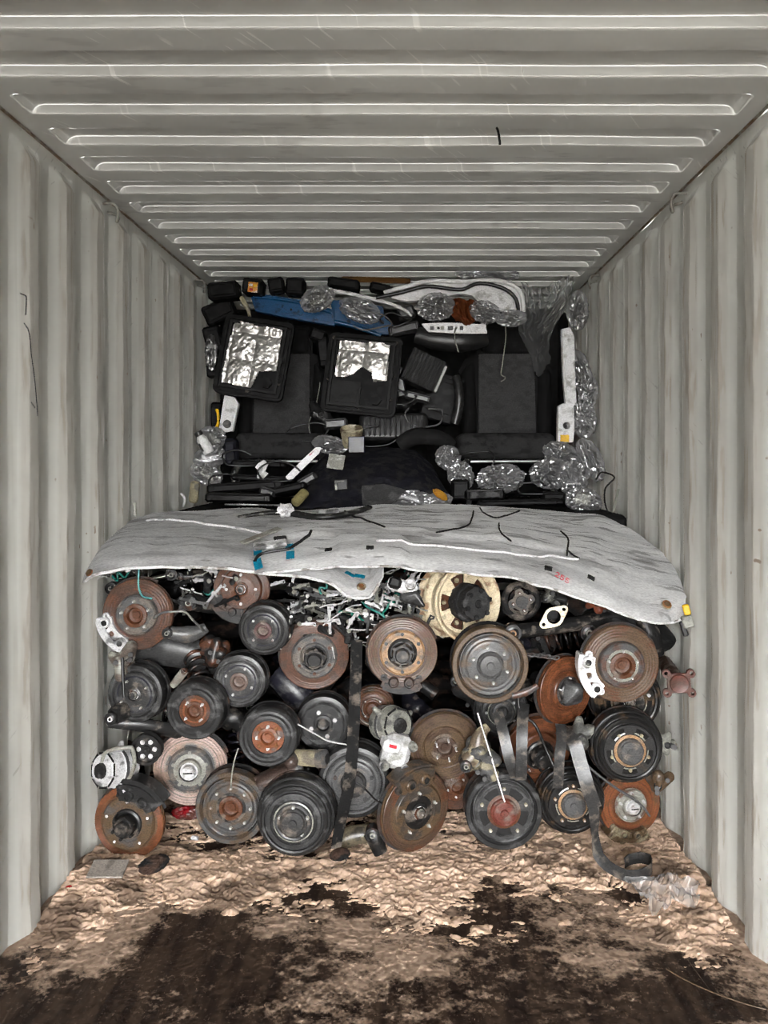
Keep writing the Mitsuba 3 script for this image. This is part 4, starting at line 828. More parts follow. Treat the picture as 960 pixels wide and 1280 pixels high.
# ------------------------------------------------------------------ grey webbing straps
def ribbon(pts, w, wdir, th=.003, sub=8):
    P = smooth_path([W(*p[:3]) for p in pts], sub)
    D = np.array([unit(d) for d in wdir]) if np.ndim(wdir) == 2 else np.tile(unit(wdir), (len(pts), 1))
    D = np.stack([np.interp(np.linspace(0, 1, len(P)), np.linspace(0, 1, len(D)), D[:, k]) for k in range(3)], 1)
    t = np.gradient(P, axis=0); t /= np.linalg.norm(t, axis=1, keepdims=True)
    D -= t * (D * t).sum(1, keepdims=True); D /= np.linalg.norm(D, axis=1, keepdims=True)
    N = np.cross(t, D)
    a = np.stack([P + D * w / 2 * sx + N * th / 2 * sy for sx, sy in ((-1, -1), (-.33, -1.4), (.33, -1.4), (1, -1), (1, 1), (.33, .6), (-.33, .6), (-1, 1))], 1)
    n, k = len(P), 8
    i, j = np.meshgrid(np.arange(n - 1), np.arange(k), indexing='ij')
    q = np.stack([i * k + j, i * k + (j + 1) % k, (i + 1) * k + (j + 1) % k, (i + 1) * k + j], -1).reshape(-1, 4)
    caps = np.array([[0, 1, 6, 7], [1, 2, 5, 6], [2, 3, 4, 5]])
    return (a.reshape(-1, 3), np.vstack([q, caps, caps[:, ::-1] + (n - 1) * k]))
def strap_mesh(*a, c=(.23, .235, .24), **k):
    v, f = ribbon(*a, **k); m = MB()
    return m.add((v, np.vstack([f[:, [0, 1, 2]], f[:, [0, 2, 3]]])), c, 'dust', .3)
t = single('webbing_strap', 'black webbing strap hanging down the middle of the pile to the sawdust', 'strap',
           strap_mesh([(446, 800, 3.0), (445, 840, 2.97), (443, 885, 2.95), (441, 930, 2.92), (437, 975, 2.88), (430, 1010, 2.90), (424, 1036, 2.95), (420, 1060, 2.95)], .045, [(1, 0, 0), (1, 0, 0), (1, 0, 0), (1, 0, 0), (1, .3, 0), (.8, .6, 0)], c=(.13, .13, .135)), 'matte')
t = thing('webbing_strap', 'grey webbing strap looped over the orange disc and curling onto the sawdust', 'strap')
part(t, 'strap_loop', strap_mesh([(622, 890, 3.0), (630, 920, 2.94), (637, 950, 2.92), (645, 972, 2.95)], .042, [(1, .2, .3), (1, 0, .2), (1, 0, 0)]), 'satin')
part(t, 'strap_loop', strap_mesh([(655, 880, 3.02), (653, 905, 2.93), (652, 940, 2.90), (651, 975, 2.92)], .043, (1, 0, 0)), 'satin')
part(t, 'strap_loop', strap_mesh([(700, 905, 3.0), (702, 925, 2.93), (699, 950, 2.90), (697, 985, 2.92)], .040, [(1, .3, 0), (1, .1, .1), (1, 0, .1)]), 'satin')
part(t, 'strap_loop', strap_mesh([(700, 912, 3.0), (716, 925, 2.92), (726, 955, 2.89), (735, 985, 2.87), (744, 1010, 2.88)], .052, [(1, .1, .5), (1, 0, .4), (1, 0, .3), (1, 0, .2)]), 'satin')
part(t, 'strap_tail', strap_mesh([(741, 1000, 2.88), (743, 1022, 2.88), (744, 1045, 2.90), (748, 1068, 2.88), (762, 1084, 2.84), (782, 1094, 2.80), (800, 1094, 2.78), (814, 1086, 2.80), (813, 1076, 2.86), (800, 1072, 2.89), (788, 1074, 2.88), (781, 1079, 2.86)], .042,
     [(1, 0, .1), (1, .3, 0), (.7, .7, 0), (.6, .4, .5), (.1, .2, 1), (0, .1, 1), (0, 0, 1), (0, 0, 1), (0, 0, 1), (0, 0, 1)]), 'satin')

# ------------------------------------------------------------------ odds and ends on the floor
def crumple(w, h, d, seed, sub=3, amp=.18, f=3.0):
    s = trimesh.creation.icosphere(sub); v = s.vertices
    n1 = np.array(meshkit.fbm(v * f + seed * 7.3)); n2 = np.array(meshkit.noise(v * f * 2.6 + seed * 3.1))
    rid = 1 - np.abs(2 * (n1 - n1.min()) / (n1.max() - n1.min()) - 1)
    k = 1 + amp * (rid - .5) * 2 + amp * .6 * (n2 - .5) + .02 * np.random.default_rng(seed).normal(size=len(v))
    return trimesh.Trimesh(v * k[:, None] * [w / 2, h / 2, d / 2], s.faces, process=False)
def fz(px, py, dz=0.0):
    Y = F * (EYE - .035 - dz) / (py - VY); return W(px, py, Y)
m = MB(); m.box((.13, .10, .008), (.60, .58, .54), 'dust', .3, frame(fz(135, 1086, .01), (.06, -.12, 1), .1, (0, 1, 0)), bev=.002)
single('grey_plate', 'flat grey plate lying on the sawdust in front of the orange disc at left', 'plate', m, 'matte')
m = MB(); m.add(crumple(.10, .06, .05, 3), 'blk', 'drk', .4, frame(fz(192, 1080, .02), (0, -.3, 1), .5, (0, 1, 0)), smooth=0)
single('black_rag', 'small black rag lying on the sawdust right of the grey plate', 'rag', m, 'matte')
m = MB(); m.add(crumple(.07, .05, .03, 5), 'blk', 'drk', .4, frame(fz(425, 1068, .02), (0, -.3, 1), .3, (0, 1, 0)), smooth=0)
single('black_rag', 'torn black scrap at the foot of the black strap on the sawdust', 'rag', m, 'matte')
single('plastic_scrap', 'red plastic scrap between the orange disc and the grey drum at floor level', 'scrap', MB().add(crumple(.12, .05, .05, 8), (.45, .08, .11), 'drk', .5, frame(fz(226, 1030, .06) + (0, .1, 0), (0, -1, .5)), smooth=0), 'satin')
single('bolt', 'small silver bolt lying on the sawdust left of the grey dusty drum', 'bolt', MB().cyl(fz(240, 1047, .02), fz(247, 1048, .02), .008, 'slv'), 'satin')
single('red_bottle_top', 'small red cap at the foot of the left wall', 'cap', MB().lathe([(.012, 0, 'red'), (.012, .012, 'red'), (0, .012, 'red')], 12, frame(fz(86, 1113, -.01), (0, -.2, 1), 0, (0, 1, 0))), 'satin')
wire('thin stick lying on the dark floor at the lower right', [(834, 1212, F * 1.575 / (1212 - VY)), (880, 1236, F * 1.575 / (1236 - VY)), (958, 1262, F * 1.575 / (1262 - VY))], .002, 'brn', name='thin_stick', cat='stick')
g2 = np.random.default_rng(4)
nu_, nv_ = 40, 40
uu, vv = np.meshgrid(np.linspace(-.11, .11, nu_), np.linspace(-.10, .10, nv_), indexing='ij')
q = np.stack([uu.ravel() * 16, vv.ravel() * 16, uu.ravel() * 0 + 3], 1); n1 = np.array(meshkit.fbm(q)).reshape(uu.shape); n1 = (n1 - n1.min()) / (n1.max() - n1.min())
hz = .09 * (1 - np.abs(2 * n1 - 1)) + .012 * np.array(meshkit.noise(q * 4)).reshape(uu.shape)
e_ = 1 + .25 * np.cos(5 * np.arctan2(vv, uu))
P_ = np.stack([uu * e_ * .9, vv * e_ * .8, hz], -1)
Mx = frame(fz(836, 1128, .0) + (0, 0, .005), (0, 0, 1), .3, (0, 1, 0))
P_[..., 2] *= .6
single('plastic_bag', 'crumpled clear plastic bag on the sawdust at the right, below the strap curl', 'plastic bag', mikit.ply((P_.reshape(-1, 3) @ Mx[:3, :3].T + Mx[:3, 3], grid_faces(nu_, nv_)), 'clear_film', smooth=25), None)

# ------------------------------------------------------------------ the upper load behind the panels: what it stands on
DK = 1.31
for k, (x0, x1, y0, y1) in enumerate(((XL + .06, -.45, 3.60, 5.3), (-.43, .38, 3.62, 5.3), (.40, XR - .06, 3.62, 5.3))):
    m = MB(); m.box((x1 - x0, y1 - y0, .16), 'cloth', 'blk', .4, frame(((x0 + x1) / 2, (y0 + y1) / 2, DK - .085), (0, 0, 1), 0, (0, 1, 0)), bev=.02)
    single('seat_cushion_pad', ['black fabric pad under the seats at the left wall', 'black fabric pad under the carpet in the middle', 'black fabric pad under the seats at the right wall'][k], 'pad', m, 'matte')

def at(px, py, Y, yaw=0, pitch=0, roll=0): return frame(W(px, py, Y), facing(yaw, pitch), math.radians(roll))
def s_(Y): return Y / F

# two bucket seats facing the door
def seat(cx, Y, label, cush=True, w=118):
    t = thing('car_seat', label, 'car seat'); k = Y / F
    zb, zt = EYE + (VY - 545) * k, EYE + (VY - 405) * k
    H = zt - zb; X = (cx - VX) * k; wd = w * k
    B = frame((X, Y, zb), unit((0, -1, .10)))                # backrest leans back a little
    m = MB()
    prof = Polygon([(-wd * .46, -.05), (wd * .46, -.05), (wd * .48, .25 * H), (wd * .485, .60 * H), (wd * .42, .70 * H), (wd * .30, .76 * H), (wd * .29, .94 * H), (wd * .26, H), (-wd * .26, H), (-wd * .29, .94 * H), (-wd * .30, .76 * H), (-wd * .42, .70 * H), (-wd * .485, .60 * H), (-wd * .48, .25 * H)]).buffer(.02).buffer(-.01)
    m.poly(prof, .07, 'cloth', 'blk', .3, B, -.10); m.poly(prof.buffer(-.012), .02, 'cloth', 'blk', .3, B, -.03); m.poly(prof.buffer(-.03), .012, 'cloth', 'blk', .3, B, -.012); part(t, 'backrest', m, 'matte')
    for sx in (-1, 1):
        m = MB(); m.add(tm(hull([((sx * wd * .40, 0, -.02), .05), ((sx * wd * .41, .55 * H, -.02), .045), ((sx * wd * .37, .64 * H, -.03), .035)], 12)), 'cloth', 'blk', .2, B); part(t, 'side_bolster', m, 'matte')
    m = MB(); P = Polygon([(-wd * .29, -.02), (wd * .29, -.02), (wd * .28, .73 * H), (-wd * .28, .73 * H)]).buffer(.008)
    m.poly(P, .012, (.25, .255, .27), (.21, .215, .225), .4, B, 0); part(t, 'centre_cloth', m, 'matte', 'grey cloth centre')
    m = MB(); m.add(tm(soft(wd * .56, .25 * H, .09, .035)), 'cloth', 'blk', .2, B @ tr(0, .87 * H, -.03)); part(t, 'headrest', m, 'matte')
    if cush:
        Yc = Y - .30; kc = Yc / F; z1, z0 = EYE + (VY - 543) * kc, EYE + (VY - 572) * kc; Xc = (cx - VX) * kc
        m = MB(); m.add(tm(soft(wd * .98, .42, z1 - z0 + .02, .045)), (.20, .20, .205), 'cloth', .3, frame((Xc, Yc + .21, (z0 + z1) / 2), (0, 0, 1), 0, (0, 1, 0))); part(t, 'cushion', m, 'matte')
        m = MB()
        m.tube([(Xc - wd * .36, Yc + .02, z0 - .022), (Xc + wd * .36, Yc + .02, z0 - .022)], .010, 'slv', n=10, sub=1); part(t, 'rail_bar', m, 'metal', 'silver cross bar')
        for sx in (-1, 1):
            m = MB(); m.box((.03, .40, .03), 'chr', M=frame((Xc + sx * wd * .40, Yc + .20, z0 - .02), (0, 0, 1), 0, (0, 1, 0))); m.tube([(Xc + sx * wd * .40, Yc + .01, z0 - .02), (Xc + sx * wd * .46, Yc - .05, z0 - .10), (Xc + sx * wd * .38, Yc + .03, DK + .01)], [.018, .02, .016], 'dk', 'lgr', .3, n=8); part(t, 'side_frame', m, 'satin')
            m = MB(); m.box((.035, .46, .03), 'blk', M=frame((Xc + sx * wd * .38, Yc + .22, DK + .015), (0, 0, 1), 0, (0, 1, 0))); part(t, 'slide_rail', m, 'satin')
    return t
seat(634, 4.66, 'black car seat with a grey centre standing at the right, silver bar under its cushion')
seat(352, 4.72, 'black car seat at the left, mostly behind the two foil lined trays', w=116)

# foil lined trays (moulded black housings)
def tray(cx, cy, w, h, Y, roll, label, foil, lower, boss, yaw=0):
    t = thing('moulded_tray', label, 'tray'); k = s_(Y); M = at(cx, cy, Y, yaw, 6, roll)
    R = sbox(-w / 2 * k, -h / 2 * k, w / 2 * k, h / 2 * k).buffer(-8 * k).buffer(8 * k)
    m = MB(); m.poly(R, .035, 'jet', 'blk', .3, M, -.035)
    m.poly(R.buffer(-3 * k).difference(R.buffer(-6 * k)), .014, 'jet', 'blk', .4, M, 0); m.poly(R.buffer(-8 * k).difference(R.buffer(-11 * k)), .022, 'dk', 'blk', .4, M, 0); part(t, 'housing', m, 'dull')
    G = Polygon([(x * k, y * k) for x, y in foil])
    xs, ys = np.arange(G.bounds[0], G.bounds[2], .0055), np.arange(G.bounds[1], G.bounds[3], .0055)
    X, Yq = np.meshgrid(xs, ys, indexing='ij')
    q = np.stack([X.ravel() * 22, Yq.ravel() * 22, X.ravel() * 0 + cx], 1)
    Z = .016 * np.abs(np.sin(X / k / 9.5)) ** .5 * np.abs(np.sin(Yq / k / 11 + .5)) ** .5 + .012 * np.array(meshkit.fbm(q)).reshape(X.shape) + .006 * np.array(meshkit.noise(q * 3.7)).reshape(X.shape)
    import shapely
    inn = shapely.contains_xy(G, X, Yq)
    Z = np.where(inn, Z, 0)
    f = grid_faces(*X.shape); keep = inn.ravel()[f].all(1)
    v = np.stack([X, Yq, Z + .004], -1).reshape(-1, 3) @ M[:3, :3].T + M[:3, 3]
    mm = trimesh.Trimesh(v, np.vstack([f[keep][:, [0, 1, 2]], f[keep][:, [0, 2, 3]]]), process=False); mm.remove_unreferenced_vertices()
    part(t, 'foil_lining', mikit.ply(mm, 'foil', smooth=True), None, 'crinkled silver foil')
    m = MB()
    for (x0, y0, x1, y1, hh) in lower: m.poly(sbox(x0 * k, y0 * k, x1 * k, y1 * k).buffer(1.5 * k), hh, 'dk', 'blk', .4, M, 0)
    if lower: part(t, 'raised_panel', m, 'dull')
    m = MB(); m.poly(Polygon([(boss[0] * k + 7.5 * k * math.cos(a), boss[1] * k + 7.5 * k * math.sin(a)) for a in np.arange(6) * PI / 3]), .03, 'jet', 'blk', .3, M, .006); m.poly(sbox((boss[0] - 11) * k, (boss[1] - 10) * k, (boss[0] + 11) * k, (boss[1] + 10) * k).buffer(2 * k), .010, 'jet', 'blk', .3, M, 0); part(t, 'boss', m, 'dull')
    for x, y in ((-.45, .45), (.45, .45), (.46, 0), (.46, -.3), (-.46, -.1), (0, -.46)):
        m = MB(); m.lathe([(.011, 0, 'jet'), (.011, .02, 'jet'), (.005, .02, 'jet'), (0, .012, 'jet')], 10, M @ tr(x * (w - 6) * k, y * (h - 6) * k, 0)); part(t, 'screw_post', m, 'dull')
tray(317, 447, 88, 101, 4.36, -9, 'black moulded tray fully lined with silver foil, at the left', [(-31, 43), (31, 40), (33, -14), (12, -18), (5, -40), (-35, -38), (-34, 5)], [], (22, -30))
tray(452, 468, 94, 101, 4.34, -6, 'black moulded tray with torn silver foil over a raised panel, in the middle', [(-32, 40), (32, 42), (34, -6), (16, -10), (12, 2), (0, 8), (-10, -2), (-22, -8), (-34, -6)], [(-34, -40, 0, -12, .016), (-30, -36, -4, -20, .022)], (22, -31), yaw=-4)

# shiny plastic wrapped lamps
def wrapped(px, py, w, h, Y, seed, label, lamp='chrome', roll=0):
    t = thing('wrapped_lamp', label, 'wrapped lamp'); k = s_(Y); g = np.random.default_rng(seed); M = at(px, py, Y, g.uniform(-20, 20), g.uniform(-5, 20), roll)
    dp = min(w, h) * k * .9
    m = MB(); a, b = w * k * .30, h * k * .30
    hu = tm(hull([((-a, -b * .5, 0), dp * .16), ((a * .9, -b * .7, -.01), dp * .14), ((a * .6, b, 0), dp * .14), ((-a * .7, b * .8, .01), dp * .12)], 10))
    m.add(hu, {'chrome': 'slv', 'dark': 'dk', 'clear': 'lgr', 'red': 'red'}[lamp], 'blk', .5, M); part(t, 'lamp', m, 'metal' if lamp in ('chrome', 'clear') else 'gloss')
    c = crumple(w * k, h * k, dp, seed, 4, .22, 2.6); c.apply_transform(M)
    part(t, 'plastic_wrap', mikit.ply(c, 'film', smooth=24), None, 'crumpled clear plastic wrap')
WR = [
 (610, 342, 70, 20, 4.62, 'chrome', 'long clear wrapped bundle right under the ceiling above the white panel'),
 (545, 384, 44, 30, 4.34, 'clear', 'clear wrapped lamp between the blue panel and brown cloth'), (606, 390, 34, 24, 4.32, 'clear', 'clear wrapped lamp right of the brown cloth'),
 (640, 398, 34, 18, 4.36, 'clear', 'flat clear wrapped piece right over the right headrest'), (397, 374, 40, 26, 4.42, 'clear', 'clear wrapped piece on top of the blue panel'),
 (450, 388, 46, 26, 4.44, 'dark', 'clear wrapped piece lying on the lower blue panel'), (722, 388, 24, 42, 4.50, 'clear', 'clear wrapped lamp high at the right wall beside the hanging film'),
 (727, 468, 22, 54, 4.46, 'clear', 'narrow clear wrapped lamp at the right wall beside the white pillar'), (735, 493, 20, 40, 4.40, 'chrome', 'clear wrapped lamp at the right wall below the narrow one'),
 (729, 525, 28, 40, 4.38, 'chrome', 'clear wrapped lamp at the right wall beside the yellow sticker'), (738, 575, 26, 48, 4.28, 'chrome', 'upright clear wrapped lamp at the right wall, lowest tall one'),
 (702, 570, 44, 30, 4.32, 'dark', 'clear wrapped bundle below the yellow sticker'), (690, 592, 48, 34, 4.24, 'dark', 'clear wrapped dark lamp right of the right seat frame'), (716, 598, 32, 40, 4.20, 'dark', 'clear wrapped lamp between the dark lamp and the tall one'),
 (729, 626, 40, 28, 4.02, 'clear', 'clear wrapped lamp sitting at the right rear corner of the pale panel'), (626, 598, 54, 32, 4.10, 'chrome', 'round clear wrapped lamp under the right seat'),
 (576, 595, 28, 32, 4.12, 'chrome', 'clear wrapped silver lamp at the left foot of the right seat'), (560, 572, 28, 26, 4.2, 'chrome', 'clear wrapped silver lamp right of the black carpet'),
 (512, 624, 48, 20, 3.92, 'dark', 'clear wrapped dark lamp in front of the black carpet'), (546, 626, 34, 18, 3.88, 'chrome', 'clear wrapped silver lamp with an orange leaf in front of the carpet'),
 (412, 556, 38, 20, 4.3, 'dark', 'clear wrapped lamp between the left seat and the black carpet'), (264, 548, 32, 26, 4.36, 'clear', 'clear wrapped lamp beside the bottle at the left wall'),
 (262, 572, 34, 26, 4.28, 'chrome', 'clear wrapped silver lamp below the bottle at the left wall'), (258, 592, 36, 24, 4.22, 'clear', 'clear wrapped lamp lowest at the left wall'),
 (300, 345, 1, 1, 4.4, None, None)]
for i, (px, py, w, h, Y, lamp, lab) in enumerate(WR):
    if lamp: wrapped(px, py, w, h, Y, 40 + i, lab, lamp, roll=[0, 10, -12, 5, 20, -20][i % 6])

# hanging clear film
uu, vv = np.meshgrid(np.linspace(0, 1, 70), np.linspace(0, 1, 90), indexing='ij')
q = np.stack([uu.ravel() * 9, vv.ravel() * 3.2, uu.ravel() * 0], 1); n1 = np.array(meshkit.fbm(q)).reshape(uu.shape); n1 = (n1 - n1.min()) / (n1.max() - n1.min())
q2 = np.stack([uu.ravel() * 26, vv.ravel() * 22, uu.ravel() * 0 + 4], 1); n2 = np.array(meshkit.noise(q2)).reshape(uu.shape)
Lx = 652 + 18 * vv ** 2 + 4 * np.sin(vv * 9); Rx = 722 - 34 * vv + 5 * np.sin(vv * 7)
PX = Lx + (Rx - Lx) * uu; PY = 348 + 112 * vv + 8 * np.sin(uu * 5)
YY = 4.46 + .12 * (1 - np.abs(2 * n1 - 1)) + .05 * n2
pts = np.stack([(PX - VX) * 4.45 / F, YY, EYE + (VY - PY) * 4.45 / F], -1).reshape(-1, 3)
single('plastic_film', 'large crinkled clear plastic film hanging in the upper right corner', 'plastic film', mikit.ply((pts, grid_faces(70, 90)), 'clear_film', smooth=20), None)

# white pillars, panels and the blue panel
def prism(name, label, cat, pix, Y, th, c, d=None, amt=0., mat='satin', yaw=0, group=None, holes=(), build=True):
    """A flat moulded part: its outline at distance Y, given a thickness towards the back and a raised edge."""
    P = Polygon([((x - VX) * Y / F, EYE + (VY - y) * Y / F) for x, y in pix]).buffer(.004)
    for x, y, r in holes: P = P.difference(Point((x - VX) * Y / F, EYE + (VY - y) * Y / F).buffer(r))
    M = np.eye(4); M[:3, :3] = [[1, 0, 0], [0, 0, -1], [0, 1, 0]]; M[:3, 3] = (0, Y, 0)
    m = MB(); m.poly(P, th, c, d, amt, M, -th); q = P.buffer(-.012)
    if not q.is_empty: m.poly(q, .008, c, d, amt, M, 0)
    if not build: return m, M
    t = thing(name, label, cat, group); part(t, 'body', m, mat); return t, M
t, M = prism('pillar_trim', 'tall white pillar trim at the right with a rounded top', 'pillar trim', [(703, 412), (712, 410), (717, 420), (718, 470), (720, 506), (708, 506), (705, 470)], 4.40, .04, 'wht', 'lgr', .3)
t, M = prism('pillar_trim', 'short white pillar trim with a yellow sticker at the right', 'pillar trim', [(699, 508), (704, 505), (716, 507), (717, 530), (716, 552), (698, 552)], 4.34, .05, 'wht', 'lgr', .2)
m = MB(); m.box((.050, .040, .002), 'yel', M=at(706, 548, 4.325), bev=.0004); part(t, 'sticker', m, 'satin', 'yellow sticker')
m = MB(); m.lathe([(.020, 0, 'lgr'), (.020, .004, 'lgr'), (.015, .004, 'dk'), (0, .002, 'dk')], 16, at(708, 532, 4.33)); part(t, 'clip_hole', m, 'satin')
t, M = prism('pillar_trim', 'white pillar trim with a grey oval hole at the left wall', 'pillar trim', [(281, 495), (292, 497), (297, 505), (290, 538), (276, 540), (275, 534)], 4.42, .04, 'wht', 'lgr', .15)
m = MB(); m.lathe([(.024, 0, 'lgr'), (.024, .004, 'lgr'), (.018, .004, 'chr'), (0, .002, 'chr')], 16, at(284, 530, 4.405)); part(t, 'clip_hole', m, 'satin')
t, M = prism('blue_panel', 'long blue painted body panel slanting under the ceiling at the left', 'body panel', [(314, 370), (318, 367), (372, 375), (400, 382), (416, 388), (417, 406), (405, 404), (370, 398), (320, 388)], 4.52, .06, 'blue', 'navy', .2, 'gloss')
m = MB(); m.poly(affinity.translate(sbox(-.055, -.02, .055, .02).buffer(.01), 0, 0), .010, 'blue', 'navy', .1, at(366, 386, 4.508, roll=-6)); m.box((.012, .012, .004), 'blk', M=at(364, 387, 4.494)); part(t, 'latch_pocket', m, 'gloss')
m = MB(); m.tube([W(316, 371, 4.5), W(372, 378, 4.5), W(415, 391, 4.5)], .008, 'blue', n=8); part(t, 'folded_edge', m, 'gloss')
t, M = prism('blue_panel', 'second blue body panel, lower and further right, ending at the black box', 'body panel', [(414, 376), (440, 376), (478, 384), (480, 398), (488, 404), (500, 418), (470, 416), (440, 408), (418, 404)], 4.58, .06, 'blue', 'navy', .2, 'gloss')
m = MB(); m.tube([W(417, 402, 4.555), W(445, 409, 4.555), W(476, 420, 4.555)], .013, 'blue', n=8); part(t, 'folded_edge', m, 'gloss')
single('white_strip', 'long thin white strip slanting above the blue panels', 'strip', MB().tube([W(396, 360, 4.46), W(450, 370, 4.46), W(505, 387, 4.44), (W(515, 395, 4.44))], [.008, .012, .012, .008], 'wht', 'lgr', .2, n=8, flat=1.0), 'satin')
t, M = prism('white_fender', 'white curved body panel with a black rubber seal under the ceiling', 'body panel', [(490, 372), (502, 362), (540, 352), (580, 352), (612, 354), (640, 358), (652, 372), (650, 392), (630, 380), (600, 370), (575, 366), (545, 372), (510, 376)], 4.44, .05, (.95, .95, .93), 'wht', .3)
m = MB(); m.tube([W(470, 372, 4.42), W(500, 366, 4.41), W(535, 358, 4.40), W(575, 362, 4.40), W(600, 354, 4.40), W(628, 360, 4.40), W(645, 374, 4.40), W(648, 392, 4.42)], .011, 'blk', n=8); part(t, 'rubber_seal', m, 'satin', 'black rubber seal')
m = MB(); m.tube([W(480, 366, 4.43), W(505, 359, 4.42), W(540, 351, 4.42), W(580, 352, 4.42), W(612, 350, 4.42), W(640, 356, 4.42), W(653, 372, 4.42), W(654, 390, 4.43)], .013, (.95, .95, .93), n=8); part(t, 'lip', m, 'satin')
t, M = prism('mirror_shell', 'smooth white shell under the rubber seal above the brown cloth', 'shell', [(590, 368), (605, 362), (630, 366), (642, 378), (640, 392), (622, 386), (600, 378)], 4.40, .03, 'wht', 'lgr', .3)
t, M = prism('white_bracket', 'white slotted bracket above the black bumper roll', 'bracket', [(528, 405), (560, 404), (600, 406), (606, 404), (608, 416), (575, 416), (536, 414)], 4.36, .02, 'wht', 'lgr', .1, holes=[(548, 410, .008), (570, 410, .006)])
for px, w in ((540, .022), (553, .02), (563, .03), (577, .02)):
    m = MB(); m.box((w, .022, .006), 'dk' if px != 553 else 'lgr', M=at(px, 410, 4.352, roll=-1)); part(t, 'slot', m, 'satin')
arm('black rolled bumper under the white slotted bracket', [(520, 418, 4.42), (545, 424, 4.42), (575, 426, 4.42), (605, 420, 4.45)], [.04, .055, .055, .05], c='blk', d='dk', bushes=(), flat=1.2, name='bumper_roll', cat='bumper')
# brown cloth
uu, vv = np.meshgrid(np.linspace(0, 1, 50), np.linspace(0, 1, 50), indexing='ij')
PX = (563 + 6 * vv + 3 * np.sin(vv * 7)) * (1 - uu) + (602 - 8 * vv + 3 * np.sin(vv * 6 + 1)) * uu; PY = (370 + 5 * uu) * (1 - vv) + (403 - 4 * np.cos(uu * 6)) * vv
q = np.stack([uu.ravel() * 5 - vv.ravel() * 2, vv.ravel() * 1.6, uu.ravel() * 0 + 2], 1); n1 = np.array(meshkit.fbm(q)).reshape(uu.shape); n1 = (n1 - n1.min()) / (n1.max() - n1.min())
YY = 4.38 - .10 * np.sqrt(np.clip(4 * uu * (1 - uu), 0, 1)) * np.sqrt(np.clip(4 * vv * (1 - vv) + .1, 0, 1)) + .09 * np.abs(2 * n1 - 1)
P_ = np.stack([(PX - VX) * 4.34 / F, YY, EYE + (VY - PY) * 4.34 / F], -1).reshape(-1, 3); fcs = grid_faces(50, 50); P2 = P_ + (0, .006, 0)
m = MB(); m.raw(np.vstack([P_, P2]), (lambda Q: np.vstack([Q[:, [0, 1, 2]], Q[:, [0, 2, 3]]]))(np.vstack([fcs, fcs[:, ::-1] + len(P_)])), (.48, .27, .15), (.36, .20, .11), .5)
single('brown_cloth', 'crumpled brown cloth stuffed under the white body panel', 'cloth', m, 'matte')
# black boxes under the ceiling
def bbox(px, py, w, h, Y, roll, label, cat='box', c='jet', d='blk', dep=.12, name='black_box', mat='dull', yaw=0, pitch=0, extra=None):
    t = thing(name, label, cat); k = s_(Y); M = at(px, py, Y + dep / 2, yaw, pitch, roll)
    m = MB(); m.add(rbox(w * k, h * k, dep, .012), c, d, .3, M, smooth=0); part(t, 'case', m, mat)
    m = MB(); m.add(rbox(w * k * .8, h * k * .62, .012, .004), c, d, .4, M @ tr(0, 0, dep / 2 + .004), smooth=0)
    m.box((w * k * .9, .008, .01), d, M=M @ tr(0, h * k * .40, dep / 2 + .002)); part(t, 'lid', m, mat)
    return t, M
bbox(281, 365, 38, 22, 4.45, 6, 'black box wedged in the upper left corner under the ceiling')
t, M = bbox(318, 360, 26, 20, 4.42, -6, 'black box with an orange sticker on top of the blue panel')
m = MB(); m.box((.055, .058, .002), (.85, .55, .2), 'wht', .3, at(316, 359, 4.40, roll=-6), bev=.0004)
for a, b, c in ((-.012, .012, 'wht'), (.012, .010, 'yel'), (-.008, -.014, 'red')): m.box((.02, .014, .001), c, M=at(316, 359, 4.398, roll=-6) @ tr(a, b, .001), bev=.0002)
part(t, 'sticker', m, 'satin', 'orange and white sticker')
bbox(346, 358, 20, 20, 4.46, 10, 'small black latch block right of the sticker box', dep=.08)
bbox(370, 360, 24, 22, 4.46, -4, 'black ribbed block left of the wrapped piece on the blue panel', dep=.1)
bbox(430, 357, 40, 14, 4.50, -8, 'flat black box under the ceiling left of the white panel')
bbox(477, 362, 30, 12, 4.56, -14, 'small black connector box right of the flat black box', dep=.08)
single('brown_card', 'brown cardboard sheet under the ceiling behind the flat black box', 'cardboard', MB().box((.42, .05, .01), (.45, .32, .2), 'drk', .3, at(470, 350, 4.66, roll=-3, pitch=40)), 'matte')
single('cream_hook', 'cream metal hook at the left end of the blue panel', 'hook', MB().tube([W(302, 372, 4.40), W(306, 380, 4.39), W(311, 390, 4.40), W(312, 395, 4.42)], [.014, .015, .012, .01], 'beige', 'dust', .3, n=8), 'satin')
# black trims at the left wall
for px, py, w, h, ro, lab in ((268, 425, 22, 34, 14, 'black bracket at the left wall beside the fully lined tray'), (275, 390, 40, 26, 25, 'dark crumpled trim under the upper left black box'), (266, 455, 14, 36, 4, 'narrow black trim at the left wall below the bracket'),
                              (398, 420, 20, 16, -20, 'small grey fronted black box between the two trays'), (405, 440, 14, 40, 6, 'black strip between the two trays'), (272, 520, 14, 34, 0, 'black trim with a yellow tag at the left wall')):
    t, M = bbox(px, py, w, h, 4.56, ro, lab, name='black_trim', cat='trim', dep=.08)
    if 'yellow' in lab: m = MB(); m.tube([W(271, 512, 4.5), W(273, 525, 4.49), W(271, 534, 4.5)], .009, 'yel', n=8); part(t, 'tag', m, 'satin', 'yellow tag')
m = MB(); m.add(crumple(14 * 4.5 / F, 40 * 4.5 / F, .05, 91, 3), 'slv', 'blk', .5, at(264, 440, 4.54), smooth=0); single('foil_scrap', 'shiny scrap hanging at the left wall beside the trays', 'scrap', m, 'metal')
